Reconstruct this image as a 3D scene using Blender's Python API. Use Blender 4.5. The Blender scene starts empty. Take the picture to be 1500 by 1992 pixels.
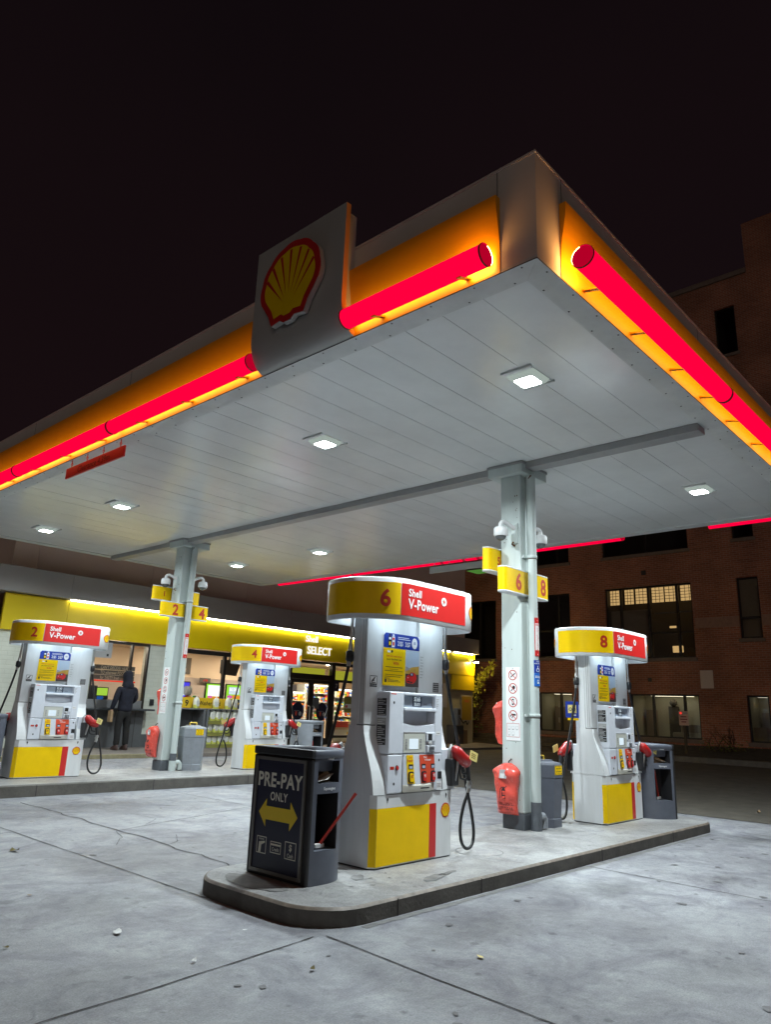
import bpy, bmesh, math, random
from mathutils import Matrix, Vector, noise
from mathutils.geometry import tessellate_polygon
R = math.radians
rnd = random.Random(7)
scene = bpy.context.scene

# ------------------------------------------------------------------ camera
cam = bpy.data.cameras.new('camera'); camo = bpy.data.objects.new('camera', cam)
scene.collection.objects.link(camo); scene.camera = camo
F_PX, YAW, PITCH, ROLL, CZ = 1411.54, -0.0396, 0.2667, 0.0371, 1.404
_a = math.pi/4 + YAW
_F = Vector((math.cos(_a)*math.cos(PITCH), math.sin(_a)*math.cos(PITCH), math.sin(PITCH)))
_R0 = Vector((math.sin(_a), -math.cos(_a), 0)); _U0 = _R0.cross(_F)
_Rv = _R0*math.cos(ROLL) + _U0*math.sin(ROLL); _Uv = -_R0*math.sin(ROLL) + _U0*math.cos(ROLL)
camo.matrix_world = Matrix(((_Rv.x, _Uv.x, -_F.x, 0), (_Rv.y, _Uv.y, -_F.y, 0), (_Rv.z, _Uv.z, -_F.z, CZ), (0, 0, 0, 1)))
cam.sensor_fit = 'HORIZONTAL'; cam.sensor_width = 36.0; cam.lens = 36.0*F_PX/1500.0
cam.clip_start = 0.05; cam.clip_end = 600

# ------------------------------------------------------------------ world, sun, exposure
w = bpy.data.worlds.new('World'); scene.world = w; w.use_nodes = True
nt = w.node_tree; bg = nt.nodes['Background']
tc = nt.nodes.new('ShaderNodeTexCoord'); sep = nt.nodes.new('ShaderNodeSeparateXYZ')
mr = nt.nodes.new('ShaderNodeMapRange'); mr.inputs['From Min'].default_value = 0.0; mr.inputs['From Max'].default_value = 0.9
nz = nt.nodes.new('ShaderNodeTexNoise'); nz.inputs['Scale'].default_value = 2.2; nz.inputs['Detail'].default_value = 4
ad = nt.nodes.new('ShaderNodeMath'); ad.operation = 'MULTIPLY_ADD'; ad.inputs[1].default_value = 0.5; 
cr = nt.nodes.new('ShaderNodeValToRGB')
cr.color_ramp.elements[0].position = 0.0; cr.color_ramp.elements[0].color = (0.0105, 0.0048, 0.0058, 1)
cr.color_ramp.elements[1].position = 1.0; cr.color_ramp.elements[1].color = (0.0046, 0.0028, 0.0036, 1)
nt.links.new(tc.outputs['Generated'], sep.inputs[0]); nt.links.new(sep.outputs['Z'], mr.inputs['Value'])
nt.links.new(tc.outputs['Generated'], nz.inputs['Vector'])
nt.links.new(nz.outputs['Fac'], ad.inputs[0]); nt.links.new(mr.outputs[0], ad.inputs[2])
sb = nt.nodes.new('ShaderNodeMath'); sb.operation = 'SUBTRACT'; sb.inputs[1].default_value = 0.22
nt.links.new(ad.outputs[0], sb.inputs[0]); nt.links.new(sb.outputs[0], cr.inputs['Fac'])
nt.links.new(cr.outputs['Color'], bg.inputs['Color']); bg.inputs['Strength'].default_value = 1.0
# very weak, broad, warm glow of the street behind the camera
sun = bpy.data.lights.new('sun', 'SUN'); suno = bpy.data.objects.new('sun', sun); scene.collection.objects.link(suno)
sun.energy = 0.15; sun.angle = R(25); sun.color = (1.0, 0.86, 0.72)
suno.rotation_euler = Vector((0.78, 0.56, -0.27)).to_track_quat('-Z', 'Y').to_euler()
scene.view_settings.view_transform = 'Standard'; scene.view_settings.look = 'None'
scene.view_settings.exposure = 0.0; scene.view_settings.gamma = 1.0
scene.cycles.use_denoising = True
scene.cycles.max_bounces = 8; scene.cycles.transparent_max_bounces = 12
scene.cycles.sample_clamp_indirect = 6.0
scene.cycles.caustics_reflective = False; scene.cycles.caustics_refractive = False

# ------------------------------------------------------------------ helpers
def lin(r, g, b):
    f = lambda x: (x/255/12.92) if x/255 <= 0.04045 else ((x/255+0.055)/1.055)**2.4
    return (f(r), f(g), f(b), 1)
MATS = {}
def mat(name, col, rough=0.5, metal=0.0, var=0.0, vscale=6.0, bump=0.0, bscale=60.0, spec=0.5, coat=0.0, em=None, es=0.0, streak=False):
    m = bpy.data.materials.new(name); m.use_nodes = True; n = m.node_tree; b = n.nodes['Principled BSDF']
    if len(col) == 3: col = (*col, 1)
    b.inputs['Base Color'].default_value = col; b.inputs['Roughness'].default_value = rough
    b.inputs['Metallic'].default_value = metal; b.inputs['Specular IOR Level'].default_value = spec
    b.inputs['Coat Weight'].default_value = coat
    if em: b.inputs['Emission Color'].default_value = (*em[:3], 1); b.inputs['Emission Strength'].default_value = es
    if var or bump:
        t = n.nodes.new('ShaderNodeTexCoord'); src = t.outputs['Object']
        if streak:
            mp = n.nodes.new('ShaderNodeMapping'); mp.inputs['Scale'].default_value = (1, 1, 0.12); n.links.new(src, mp.inputs['Vector']); src = mp.outputs[0]
    if var:
        z = n.nodes.new('ShaderNodeTexNoise'); z.inputs['Scale'].default_value = vscale; z.inputs['Detail'].default_value = 8; z.inputs['Roughness'].default_value = 0.65
        n.links.new(src, z.inputs['Vector'])
        rp = n.nodes.new('ShaderNodeValToRGB'); e = rp.color_ramp.elements
        e[0].position = 0.3; e[1].position = 0.72
        e[0].color = (*[x*(1-var) for x in col[:3]], 1); e[1].color = (*[min(1, x*(1+var*0.5)) for x in col[:3]], 1)
        n.links.new(z.outputs['Fac'], rp.inputs['Fac']); n.links.new(rp.outputs['Color'], b.inputs['Base Color'])
        ma = n.nodes.new('ShaderNodeMapRange'); ma.inputs['To Min'].default_value = min(1, rough*1.25); ma.inputs['To Max'].default_value = rough*0.85
        n.links.new(z.outputs['Fac'], ma.inputs['Value']); n.links.new(ma.outputs[0], b.inputs['Roughness'])
    if bump:
        z2 = n.nodes.new('ShaderNodeTexNoise'); z2.inputs['Scale'].default_value = bscale; z2.inputs['Detail'].default_value = 5
        n.links.new(src, z2.inputs['Vector']); bp = n.nodes.new('ShaderNodeBump'); bp.inputs['Strength'].default_value = bump; bp.inputs['Distance'].default_value = 0.01
        n.links.new(z2.outputs['Fac'], bp.inputs['Height']); n.links.new(bp.outputs[0], b.inputs['Normal'])
    MATS[name] = m; return m
def emat(name, col, s):
    m = bpy.data.materials.new(name); m.use_nodes = True; n = m.node_tree; n.nodes.remove(n.nodes['Principled BSDF'])
    e = n.nodes.new('ShaderNodeEmission'); e.inputs['Color'].default_value = (*col[:3], 1); e.inputs['Strength'].default_value = s
    n.links.new(e.outputs[0], n.nodes['Material Output'].inputs[0]); MATS[name] = m; return m
def glassmat(name, tint, refl=1.0, rough=0.02):
    m = bpy.data.materials.new(name); m.use_nodes = True; n = m.node_tree; n.nodes.remove(n.nodes['Principled BSDF'])
    t = n.nodes.new('ShaderNodeBsdfTransparent'); t.inputs[0].default_value = (*tint, 1)
    g = n.nodes.new('ShaderNodeBsdfGlossy'); g.inputs['Roughness'].default_value = rough
    f = n.nodes.new('ShaderNodeFresnel'); f.inputs['IOR'].default_value = 1.5
    mu = n.nodes.new('ShaderNodeMath'); mu.operation = 'MULTIPLY'; mu.inputs[1].default_value = refl
    mx = n.nodes.new('ShaderNodeMixShader'); n.links.new(f.outputs[0], mu.inputs[0]); n.links.new(mu.outputs[0], mx.inputs[0])
    n.links.new(t.outputs[0], mx.inputs[1]); n.links.new(g.outputs[0], mx.inputs[2]); n.links.new(mx.outputs[0], n.nodes['Material Output'].inputs[0])
    MATS[name] = m; return m

def split_tris(pts, tris, L):
    """splits 2D triangles until no edge is longer than L"""
    out = []; st = [[pts[i] for i in t] for t in tris]
    while st:
        a, b, c = st.pop(); e = max(math.dist(a, b), math.dist(b, c), math.dist(c, a))
        if e <= L: out.append((a, b, c)); continue
        m = lambda p, q: ((p[0]+q[0])/2, (p[1]+q[1])/2)
        if math.dist(a, b) == e: st += [[a, m(a, b), c], [m(a, b), b, c]]
        elif math.dist(b, c) == e: st += [[b, m(b, c), a], [m(b, c), c, a]]
        else: st += [[c, m(c, a), b], [m(c, a), a, b]]
    return out
class MB:
    """collects shapes and links them as one mesh object"""
    def __init__(s): s.v = []; s.f = []; s.mi = []; s.mats = []; s.sm = []; s.sub = 0.0
    def midx(s, m):
        m = MATS[m] if isinstance(m, str) else m
        if m not in s.mats: s.mats.append(m)
        return s.mats.index(m)
    def add(s, vs, fs, m, smooth=False):
        o = len(s.v); k = s.midx(m); s.v += [tuple(q) for q in vs]
        for f in fs: s.f.append(tuple(o+i for i in f)); s.mi.append(k); s.sm.append(smooth)
    def box(s, x0, x1, y0, y1, z0, z1, m, bev=0.0, seg=2):
        x0, x1 = min(x0, x1), max(x0, x1); y0, y1 = min(y0, y1), max(y0, y1); z0, z1 = min(z0, z1), max(z0, z1)
        if bev:
            b = bmesh.new(); bmesh.ops.create_cube(b, size=1)
            for q in b.verts: q.co = ((x0+x1)/2+q.co.x*(x1-x0), (y0+y1)/2+q.co.y*(y1-y0), (z0+z1)/2+q.co.z*(z1-z0))
            bmesh.ops.bevel(b, geom=b.edges[:], offset=bev, segments=seg, profile=0.5, affect='EDGES')
            s.bm(b, m); return
        v = [(x0,y0,z0),(x1,y0,z0),(x1,y1,z0),(x0,y1,z0),(x0,y0,z1),(x1,y0,z1),(x1,y1,z1),(x0,y1,z1)]
        s.add(v, [(0,3,2,1),(4,5,6,7),(0,1,5,4),(1,2,6,5),(2,3,7,6),(3,0,4,7)], m)
    def bm(s, b, m, smooth=False, M=None):
        b.verts.index_update()
        s.add([(M @ q.co if M else q.co.copy()) for q in b.verts], [[q.index for q in f.verts] for f in b.faces], m, smooth); b.free()
    def prism(s, poly, axis, a, b, m, smooth=False, caps=True, mcap=None):
        P = {'z': lambda p, t: (p[0], p[1], t), 'y': lambda p, t: (p[0], t, p[1]), 'x': lambda p, t: (t, p[0], p[1])}[axis]
        n = len(poly)
        s.add([P(p, a) for p in poly]+[P(p, b) for p in poly], [(i, (i+1) % n, n+(i+1) % n, n+i) for i in range(n)], m, smooth)
        if caps:
            s.add([P(p, a) for p in poly], [tuple(range(n))[::-1]], mcap or m); s.add([P(p, b) for p in poly], [tuple(range(n))], mcap or m)
    def loft(s, rings, m, smooth=True, closed=True, caps=True):
        n = len(rings[0]); v = [p for r in rings for p in r]; f = []
        for k in range(len(rings)-1):
            for i in range(n if closed else n-1):
                j = (i+1) % n; f.append((k*n+i, k*n+j, (k+1)*n+j, (k+1)*n+i))
        s.add(v, f, m, smooth)
        if caps: s.add(rings[0], [tuple(range(n))[::-1]], m); s.add(rings[-1], [tuple(range(n))], m)
    def tube(s, path, r, m, n=10, caps=True, smooth=True):
        P = [Vector(p) for p in path]; rings = []; up = None
        for i, p in enumerate(P):
            t = (P[min(i+1, len(P)-1)]-P[max(i-1, 0)]).normalized()
            if up is None: up = Vector((0, 0, 1)) if abs(t.z) < 0.9 else Vector((1, 0, 0))
            a = t.cross(up).normalized(); up = a.cross(t).normalized(); rr = r[i] if isinstance(r, (list, tuple)) else r
            rings.append([p+a*math.cos(2*math.pi*k/n)*rr+up*math.sin(2*math.pi*k/n)*rr for k in range(n)])
        s.loft(rings, m, smooth, True, caps)
    def lathe(s, prof, c, m, n=24, smooth=True):
        rings = [[(c[0]+r*math.cos(2*math.pi*k/n), c[1]+r*math.sin(2*math.pi*k/n), c[2]+z) for k in range(n)] for r, z in prof]
        s.loft(rings, m, smooth, True, True)
    def ball(s, c, r, m, sc=(1, 1, 1), u=16, v=10):
        b = bmesh.new(); bmesh.ops.create_uvsphere(b, u_segments=u, v_segments=v, radius=r)
        s.bm(b, m, True, Matrix.Translation(c) @ Matrix.Diagonal((*sc, 1)))
    def flat(s, pts, fr, m, off=0.0, thick=0.0):
        """polygon (2D) laid on frame fr; thick>0 extrudes towards the viewer"""
        q = [fr(x, y, off) for x, y in pts]; n = len(pts)
        if thick:
            t = [fr(x, y, off+thick) for x, y in pts]
            s.add(q+t, [(i, (i+1) % n, n+(i+1) % n, n+i) for i in range(n)], m); q = t
        if n == 4 or n == 3: s.add(q, [tuple(range(n))], m)
        else:
            tri = tessellate_polygon([[Vector((x, y, 0)) for x, y in pts]])
            ar = sum(pts[i][0]*pts[(i+1) % n][1]-pts[(i+1) % n][0]*pts[i][1] for i in range(n))
            f = []
            for a, b_, c in tri:
                k = (pts[b_][0]-pts[a][0])*(pts[c][1]-pts[a][1])-(pts[b_][1]-pts[a][1])*(pts[c][0]-pts[a][0])
                f.append((a, b_, c) if k > 0 else (c, b_, a))
            if s.sub and not thick:
                T = split_tris([p[:2] for p in pts], f, s.sub); s.add([fr(x, y, off) for t in T for x, y in t], [(3*i, 3*i+1, 3*i+2) for i in range(len(T))], m)
            else: s.add(q, f, m)
    def rect(s, x0, x1, y0, y1, fr, m, off=0.0, thick=0.0): s.flat([(x0,y0),(x1,y0),(x1,y1),(x0,y1)], fr, m, off, thick)
    def ell(s, cx, cy, rx, ry, fr, m, off=0.0, n=24, thick=0.0):
        s.flat([(cx+rx*math.cos(2*math.pi*k/n), cy+ry*math.sin(2*math.pi*k/n)) for k in range(n)], fr, m, off, thick)
    def ring(s, cx, cy, ro, ri, fr, m, off=0.0, n=28):
        v = []; 
        for k in range(n):
            a = 2*math.pi*k/n; v += [fr(cx+ro*math.cos(a), cy+ro*math.sin(a), off), fr(cx+ri*math.cos(a), cy+ri*math.sin(a), off)]
        s.add(v, [(2*k, 2*((k+1) % n), 2*((k+1) % n)+1, 2*k+1) for k in range(n)], m)
    def bar(s, x0, y0, x1, y1, wd, fr, m, off=0.0):
        d = Vector((x1-x0, y1-y0)); d.normalize(); p = Vector((-d.y, d.x))*wd/2
        s.flat([(x0-p.x,y0-p.y),(x1-p.x,y1-p.y),(x1+p.x,y1+p.y),(x0+p.x,y0+p.y)], fr, m, off)
    def text(s, t, x, y, h, fr, m, off=0.0, bold=0.0, align='C', sx=1.0, thick=0.0):
        vs, fs, wdt = glyphs(t, bold, thick/h if thick else 0)
        k = h/0.7
        ox = {'L': 0, 'C': -wdt/2, 'R': -wdt}[align]
        if s.sub and not thick:
            P2 = [(x+(p[0]+ox)*k*sx, y+p[1]*k) for p in vs]; T = split_tris(P2, [(f[0], f[j], f[j+1]) for f in fs for j in range(1, len(f)-1)], s.sub)
            s.add([fr(u, v, off) for t in T for u, v in t], [(3*i, 3*i+1, 3*i+2) for i in range(len(T))], m); return
        s.add([fr(x+(p[0]+ox)*k*sx, y+p[1]*k, off+(p[2]+(thick/h if thick else 0)*0.5)*k*0.7 if thick else off) for p in vs], fs, m)
    def build(s, name, parent=None, loc=None, rotz=None, bevel=0.0):
        me = bpy.data.meshes.new(name); me.from_pydata(s.v, [], s.f)
        for m in s.mats: me.materials.append(m)
        me.polygons.foreach_set('material_index', s.mi); me.polygons.foreach_set('use_smooth', s.sm); me.update()
        o = bpy.data.objects.new(name, me); scene.collection.objects.link(o)
        if parent: o.parent = parent
        if loc: o.location = loc
        if rotz: o.rotation_euler.z = rotz
        if bevel:
            md = o.modifiers.new('bevel', 'BEVEL'); md.width = bevel; md.segments = 2; md.limit_method = 'ANGLE'; md.angle_limit = R(40)
        return o
_G = {}
def glyphs(t, bold, thick):
    key = (t, bold, round(thick, 3))
    if key not in _G:
        c = bpy.data.curves.new('txt', 'FONT'); c.body = t; c.size = 1.0; c.offset = bold; c.resolution_u = 3; c.space_character = 1.0+bold*2.2; c.extrude = thick/2
        o = bpy.data.objects.new('txt', c); scene.collection.objects.link(o); bpy.context.view_layer.update()
        me = bpy.data.meshes.new_from_object(o.evaluated_get(bpy.context.evaluated_depsgraph_get()))
        vs = [v.co.copy() for v in me.vertices]; fs = [list(p.vertices) for p in me.polygons]
        x0 = min((v.x for v in vs), default=0); x1 = max((v.x for v in vs), default=0)
        for v in vs: v.x -= x0
        _G[key] = (vs, fs, x1-x0); bpy.data.meshes.remove(me); bpy.data.objects.remove(o); bpy.data.curves.remove(c)
    return _G[key]
def frame(o, u, v):
    o = Vector(o); u = Vector(u); v = Vector(v); n = u.cross(v).normalized()
    return lambda x, y, d=0.0: tuple(o+u*x+v*y+n*d)
def fr_front(y, x=0, z=0): return frame((x, y, z), (1, 0, 0), (0, 0, 1))     # faces -y
def fr_left(x, y=0, z=0): return frame((x, y, z), (0, -1, 0), (0, 0, 1))     # faces -x
def fr_right(x, y=0, z=0): return frame((x, y, z), (0, 1, 0), (0, 0, 1))     # faces +x
def fr_back(y, x=0, z=0): return frame((x, y, z), (-1, 0, 0), (0, 0, 1))     # faces +y
def tag(o, label=None, cat=None, group=None, kind=None):
    if label: o['label'] = label
    if cat: o['category'] = cat
    if group: o['group'] = group
    if kind: o['kind'] = kind
    return o
def empty(name, loc, rotz=0.0):
    o = bpy.data.objects.new(name, None); scene.collection.objects.link(o); o.location = loc; o.rotation_euler.z = rotz; o.empty_display_size = 0.1
    return o
def copy_tree(o, parent=None):
    c = o.copy(); scene.collection.objects.link(c)
    if parent: c.parent = parent
    for ch in list(o.children): copy_tree(ch, c)
    return c
def pecten(b, cx, cy, sz, fr, red, yel, off=0.0, thick=0.0, sunk=0.002):
    """scallop shell: red outline, yellow field with red ribs"""
    def outline(k):
        p = []
        n = 7
        for i in range(n*6+1):
            t = i/(n*6); a = R(198-216*t); sc = 1+0.022*abs(math.sin(math.pi*n*t))
            p.append((math.cos(a)*0.50*sc*k, (0.02+math.sin(a)*0.46*sc)*k))
        p += [(0.33*k, -0.31*k), (0.27*k, -0.44*k), (0.12*k, -0.42*k), (0.06*k, -0.46*k), (-0.06*k, -0.46*k), (-0.12*k, -0.42*k), (-0.27*k, -0.44*k), (-0.33*k, -0.31*k)]
        return [(cx+x*sz, cy+y*sz) for x, y in p]
    b.flat(outline(1.0)[::-1], fr, red, off, thick)
    o2 = off+thick+sunk
    b.flat(outline(0.84)[::-1], fr, yel, o2)
    for i in range(7):
        a = R(90+(i-3)*23); r1 = 0.425; r0 = 0.10
        x1, y1 = math.cos(a)*r1, math.sin(a)*r1*0.92; x0, y0 = math.cos(a)*r0*0.9, -0.25+math.sin(a)*r0
        d = Vector((x1-x0, y1-y0)).normalized(); p = Vector((-d.y, d.x))*0.021
        b.flat([(cx+x0*sz, cy+y0*sz), (cx+(x1-p.x)*sz, cy+(y1-p.y)*sz), (cx+(x1+p.x)*sz, cy+(y1+p.y)*sz)][::-1], fr, red, o2+0.0015)

# ------------------------------------------------------------------ materials
WHITE = mat('white_panel', (0.74, 0.755, 0.76), 0.32, var=0.13, vscale=5, coat=0.15, streak=True)
WHITE2 = mat('white_paint', (0.66, 0.69, 0.66), 0.5, var=0.16, vscale=7, streak=True)
mat('cabinet_white', (0.66, 0.69, 0.75), 0.35, var=0.05, vscale=14)
mat('grey_plastic', (0.36, 0.36, 0.36), 0.45, var=0.08)
mat('beige_grey', (0.50, 0.48, 0.42), 0.5, var=0.1)
mat('keypad_grey', (0.55, 0.56, 0.50), 0.45)
mat('yellow', (0.93, 0.60, 0.0), 0.45, var=0.06, vscale=5, spec=0.2)
mat('fascia_yellow', (0.80, 0.33, 0.002), 0.45, var=0.05, vscale=2)
mat('store_yellow', (0.74, 0.55, 0.004), 0.33, var=0.05, vscale=1.5)
mat('red', (0.62, 0.022, 0.02), 0.35, var=0.05)
mat('orange_red', (0.66, 0.075, 0.03), 0.4)
mat('blue', (0.006, 0.035, 0.30), 0.4)
mat('navy', (0.012, 0.013, 0.035), 0.4, var=0.1)
mat('sticker_black', (0.02, 0.02, 0.022), 0.5)
mat('ink_black', (0.012, 0.012, 0.014), 0.6)
mat('decal_white', (0.8, 0.8, 0.8), 0.45)
mat('digit_red', (0.50, 0.03, 0.01), 0.45)
mat('black_rubber', (0.012, 0.012, 0.013), 0.38, spec=0.5)
mat('black_plastic', (0.02, 0.02, 0.022), 0.42, var=0.1)
mat('steel', (0.55, 0.55, 0.55), 0.3, metal=1.0, var=0.1)
mat('nozzle_red', (0.40, 0.009, 0.009), 0.33, coat=0.2, var=0.12, vscale=30)
mat('tag_cream', (0.75, 0.62, 0.22), 0.5)
mat('fascia_grey', (0.70, 0.62, 0.56), 0.45, var=0.08, vscale=1.3)
mat('emblem_white', (0.46, 0.45, 0.43), 0.42, var=0.05, vscale=1.5)
mat('emblem_yellow', (0.42, 0.24, 0.02), 0.45, var=0.05)
mat('emblem_red', (0.22, 0.012, 0.016), 0.45)
mat('soffit', (0.86, 0.885, 0.88), 0.18, var=0.11, vscale=0.9, spec=0.6, bump=0.12, bscale=1.6)
mat('soffit_trim', (0.66, 0.68, 0.67), 0.45, var=0.14, vscale=3)
mat('seam_dark', (0.05, 0.05, 0.05), 0.7)
mat('beam_grey', (0.33, 0.335, 0.335), 0.4, var=0.08)
mat('column_paint', (0.54, 0.60, 0.58), 0.48, var=0.2, vscale=3.5, streak=True)
mat('plinth_grey', (0.10, 0.11, 0.125), 0.5, var=0.25, vscale=8)
mat('rust', (0.10, 0.045, 0.02), 0.8, var=0.4, vscale=40)
mat('bin_grey', (0.105, 0.115, 0.145), 0.42, var=0.12, vscale=10)
mat('bin_grey_light', (0.26, 0.28, 0.31), 0.45, var=0.14, vscale=8)
mat('bin_inner', (0.03, 0.03, 0.034), 0.6)
mat('bin_dark', (0.020, 0.019, 0.020), 0.5, var=0.15)
mat('sign_navy', (0.012, 0.012, 0.036), 0.35)
mat('sign_frame', (0.22, 0.21, 0.19), 0.35, metal=0.5)
mat('sign_text', (0.80, 0.78, 0.66), 0.5)
mat('sign_arrow', (0.85, 0.62, 0.02), 0.5)
mat('handle_red', (0.45, 0.03, 0.02), 0.4)
mat('paper', (0.72, 0.72, 0.70), 0.8, var=0.12, vscale=30)
mat('brown_paper', (0.30, 0.20, 0.11), 0.85, var=0.2, vscale=20)
mat('vinyl_red', (0.72, 0.085, 0.06), 0.26, var=0.12, vscale=6, coat=0.25, bump=0.5, bscale=14)
mat('clear_vinyl', (0.45, 0.42, 0.43), 0.2)
mat('leaf_brown', (0.14, 0.11, 0.03), 0.8, var=0.3, vscale=20)
mat('leaf_green', (0.14, 0.20, 0.03), 0.6, var=0.4, vscale=9)
mat('leaf_lit', (0.62, 0.60, 0.05), 0.6, var=0.25, vscale=9)  # lamplight on the ivy branch painted into its leaf colour
mat('bark', (0.06, 0.045, 0.03), 0.9, var=0.3)
mat('wood_sleeper', (0.09, 0.07, 0.045), 0.9, var=0.35, vscale=7, bump=0.5, bscale=25)
mat('soil', (0.05, 0.04, 0.03), 0.95, var=0.4, vscale=5, bump=0.8, bscale=12)
mat('window_frame', (0.018, 0.015, 0.013), 0.45)
mat('cut_dark', (0.10, 0.105, 0.11), 0.5, var=0.1)
mat('counter_dark', (0.05, 0.055, 0.06), 0.5, var=0.15)
mat('parapet', (0.36, 0.345, 0.33), 0.5, var=0.06, vscale=1.2)
mat('upper_wall', (0.80, 0.64, 0.56), 0.55, var=0.08, vscale=1.0)
mat('interior_cream', (0.62, 0.48, 0.34), 0.7)
mat('interior_grey', (0.40, 0.33, 0.28), 0.7)
mat('interior_dark', (0.10, 0.085, 0.07), 0.7)
mat('floor_tile', (0.35, 0.32, 0.28), 0.35)
mat('shelf_grey', (0.17, 0.18, 0.19), 0.4, var=0.1)
mat('shelf_white', (0.6, 0.6, 0.56), 0.5)
mat('jug_clear', (0.86, 0.88, 0.78), 0.35, var=0.1, vscale=14)
mat('jug_fluid', (0.72, 0.74, 0.16), 0.35)
mat('jug_label', (0.74, 0.75, 0.70), 0.5, var=0.25, vscale=30)
mat('olive', (0.27, 0.27, 0.07), 0.5)
mat('asphalt', (0.088, 0.078, 0.062), 0.85, var=0.3, vscale=2.5, bump=0.6, bscale=70)
mat('sidewalk', (0.19, 0.165, 0.145), 0.8, var=0.22, vscale=2.0, bump=0.4, bscale=50)
mat('kerb_face', (0.135, 0.125, 0.11), 0.7, var=0.3, vscale=5, bump=0.4, bscale=40)
mat('kerb_yellow', (0.22, 0.19, 0.11), 0.8, var=0.35, vscale=6)
mat('edge_rust', (0.20, 0.16, 0.125), 0.5, var=0.5, vscale=9)
mat('joint_dark', (0.055, 0.05, 0.05), 0.9)
mat('stain', (0.19, 0.185, 0.18), 0.7, var=0.3, vscale=10)
mat('signboard_pale', (0.62, 0.52, 0.46), 0.7)
mat('cloth_navy', (0.005, 0.006, 0.016), 0.9, var=0.4, vscale=14, bump=0.9, bscale=10)
mat('cloth_black', (0.007, 0.0065, 0.0065), 0.9, var=0.3, vscale=14)
mat('shoe', (0.05, 0.025, 0.02), 0.6)
mat('skin', (0.42, 0.25, 0.17), 0.55)
mat('hair', (0.015, 0.012, 0.010), 0.6)
emat('led', (0.88, 0.97, 0.97), 30)
emat('header_lamp', (0.70, 0.88, 1.0), 40)
emat('tube_end', (0.45, 0.0, 0.02), 1.0)
emat('led_dim', (0.94, 1.0, 0.95), 3)
emat('tube_red', (1.0, 0.0, 0.045), 1.08)
emat('tube_amber', (1.0, 0.64, 0.16), 5.5); emat('tube_amber_boost', (1.0, 0.46, 0.12), 24)
emat('strip_white', (1.0, 0.97, 0.82), 46)
emat('letters_white', (1.0, 0.98, 0.92), 1.05)
emat('ceiling_lamp', (1.0, 0.87, 0.68), 66)
emat('cooler_lamp', (0.95, 1.0, 0.85), 6)
emat('room_lamp', (1.0, 0.93, 0.70), 2.6)
emat('warm_lamp', (1.0, 0.66, 0.28), 0.75)
emat('lcd', (0.72, 0.86, 0.95), 1.0)
emat('lcd_blue', (0.03, 0.12, 0.42), 0.7)
emat('screen_green', (0.35, 0.85, 0.05), 1.0)
emat('screen_white', (1, 1, 0.97), 1.3)
emat('screen_blue', (0.10, 0.08, 0.95), 0.9)
emat('screen_pink', (0.85, 0.15, 0.55), 0.9)
emat('screen_orange', (1.0, 0.35, 0.04), 0.9)
emat('transom_green', (0.62, 0.62, 0.05), 0.55)
emat('glow_green', (0.12, 0.34, 0.06), 0.55)
emat('sec_lamp', (1.0, 0.72, 0.30), 520); emat('rim_glow', (0.78, 0.92, 0.84), 0.42); mat('edge_glow', (0.85, 0.36, 0.10), 0.45)
glassmat('glass_store', (0.92, 0.93, 0.92), 0.9)
glassmat('glass_dark', (0.75, 0.73, 0.68), 1.0)
glassmat('clear_plastic', (0.9, 0.9, 0.9), 1.6, 0.08)
mat('orange_marker', (0.75, 0.16, 0.02), 0.5)
def brickmat(name, c1, c2, mortar, axis, scale=1.0, bump=0.6, bw=0.22, bh=0.075):
    m = bpy.data.materials.new(name); m.use_nodes = True; n = m.node_tree; b = n.nodes['Principled BSDF']
    t = n.nodes.new('ShaderNodeTexCoord'); sp = n.nodes.new('ShaderNodeSeparateXYZ'); cb = n.nodes.new('ShaderNodeCombineXYZ')
    n.links.new(t.outputs['Object'], sp.inputs[0]); n.links.new(sp.outputs[axis], cb.inputs[0]); n.links.new(sp.outputs['Z'], cb.inputs[1])
    k = n.nodes.new('ShaderNodeTexBrick'); k.inputs['Scale'].default_value = scale; k.inputs['Brick Width'].default_value = bw; k.inputs['Row Height'].default_value = bh
    k.inputs['Mortar Size'].default_value = 0.008; k.inputs['Color1'].default_value = (*c1, 1); k.inputs['Color2'].default_value = (*c2, 1); k.inputs['Mortar'].default_value = (*mortar, 1)
    n.links.new(cb.outputs[0], k.inputs['Vector'])
    z = n.nodes.new('ShaderNodeTexNoise'); z.inputs['Scale'].default_value = 0.7; z.inputs['Detail'].default_value = 6; n.links.new(t.outputs['Object'], z.inputs['Vector'])
    mr_ = n.nodes.new('ShaderNodeMapRange'); mr_.inputs['From Min'].default_value = 0.3; mr_.inputs['From Max'].default_value = 0.7; mr_.inputs['To Min'].default_value = 0.65; mr_.inputs['To Max'].default_value = 1.15
    n.links.new(z.outputs['Fac'], mr_.inputs['Value'])
    mx = n.nodes.new('ShaderNodeMixRGB'); mx.blend_type = 'MULTIPLY'; mx.inputs[0].default_value = 1; n.links.new(k.outputs['Color'], mx.inputs[1]); n.links.new(mr_.outputs[0], mx.inputs[2])
    n.links.new(mx.outputs[0], b.inputs['Base Color']); b.inputs['Roughness'].default_value = 0.85
    bp = n.nodes.new('ShaderNodeBump'); bp.inputs['Strength'].default_value = bump; bp.inputs['Distance'].default_value = 0.01; bp.invert = True
    n.links.new(k.outputs['Fac'], bp.inputs['Height']); n.links.new(bp.outputs[0], b.inputs['Normal'])
    MATS[name] = m
brickmat('brick', (0.42, 0.15, 0.085), (0.30, 0.105, 0.06), (0.40, 0.27, 0.20), 'Y')
brickmat('brick_end', (0.42, 0.15, 0.085), (0.30, 0.105, 0.06), (0.40, 0.27, 0.20), 'X')
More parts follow.
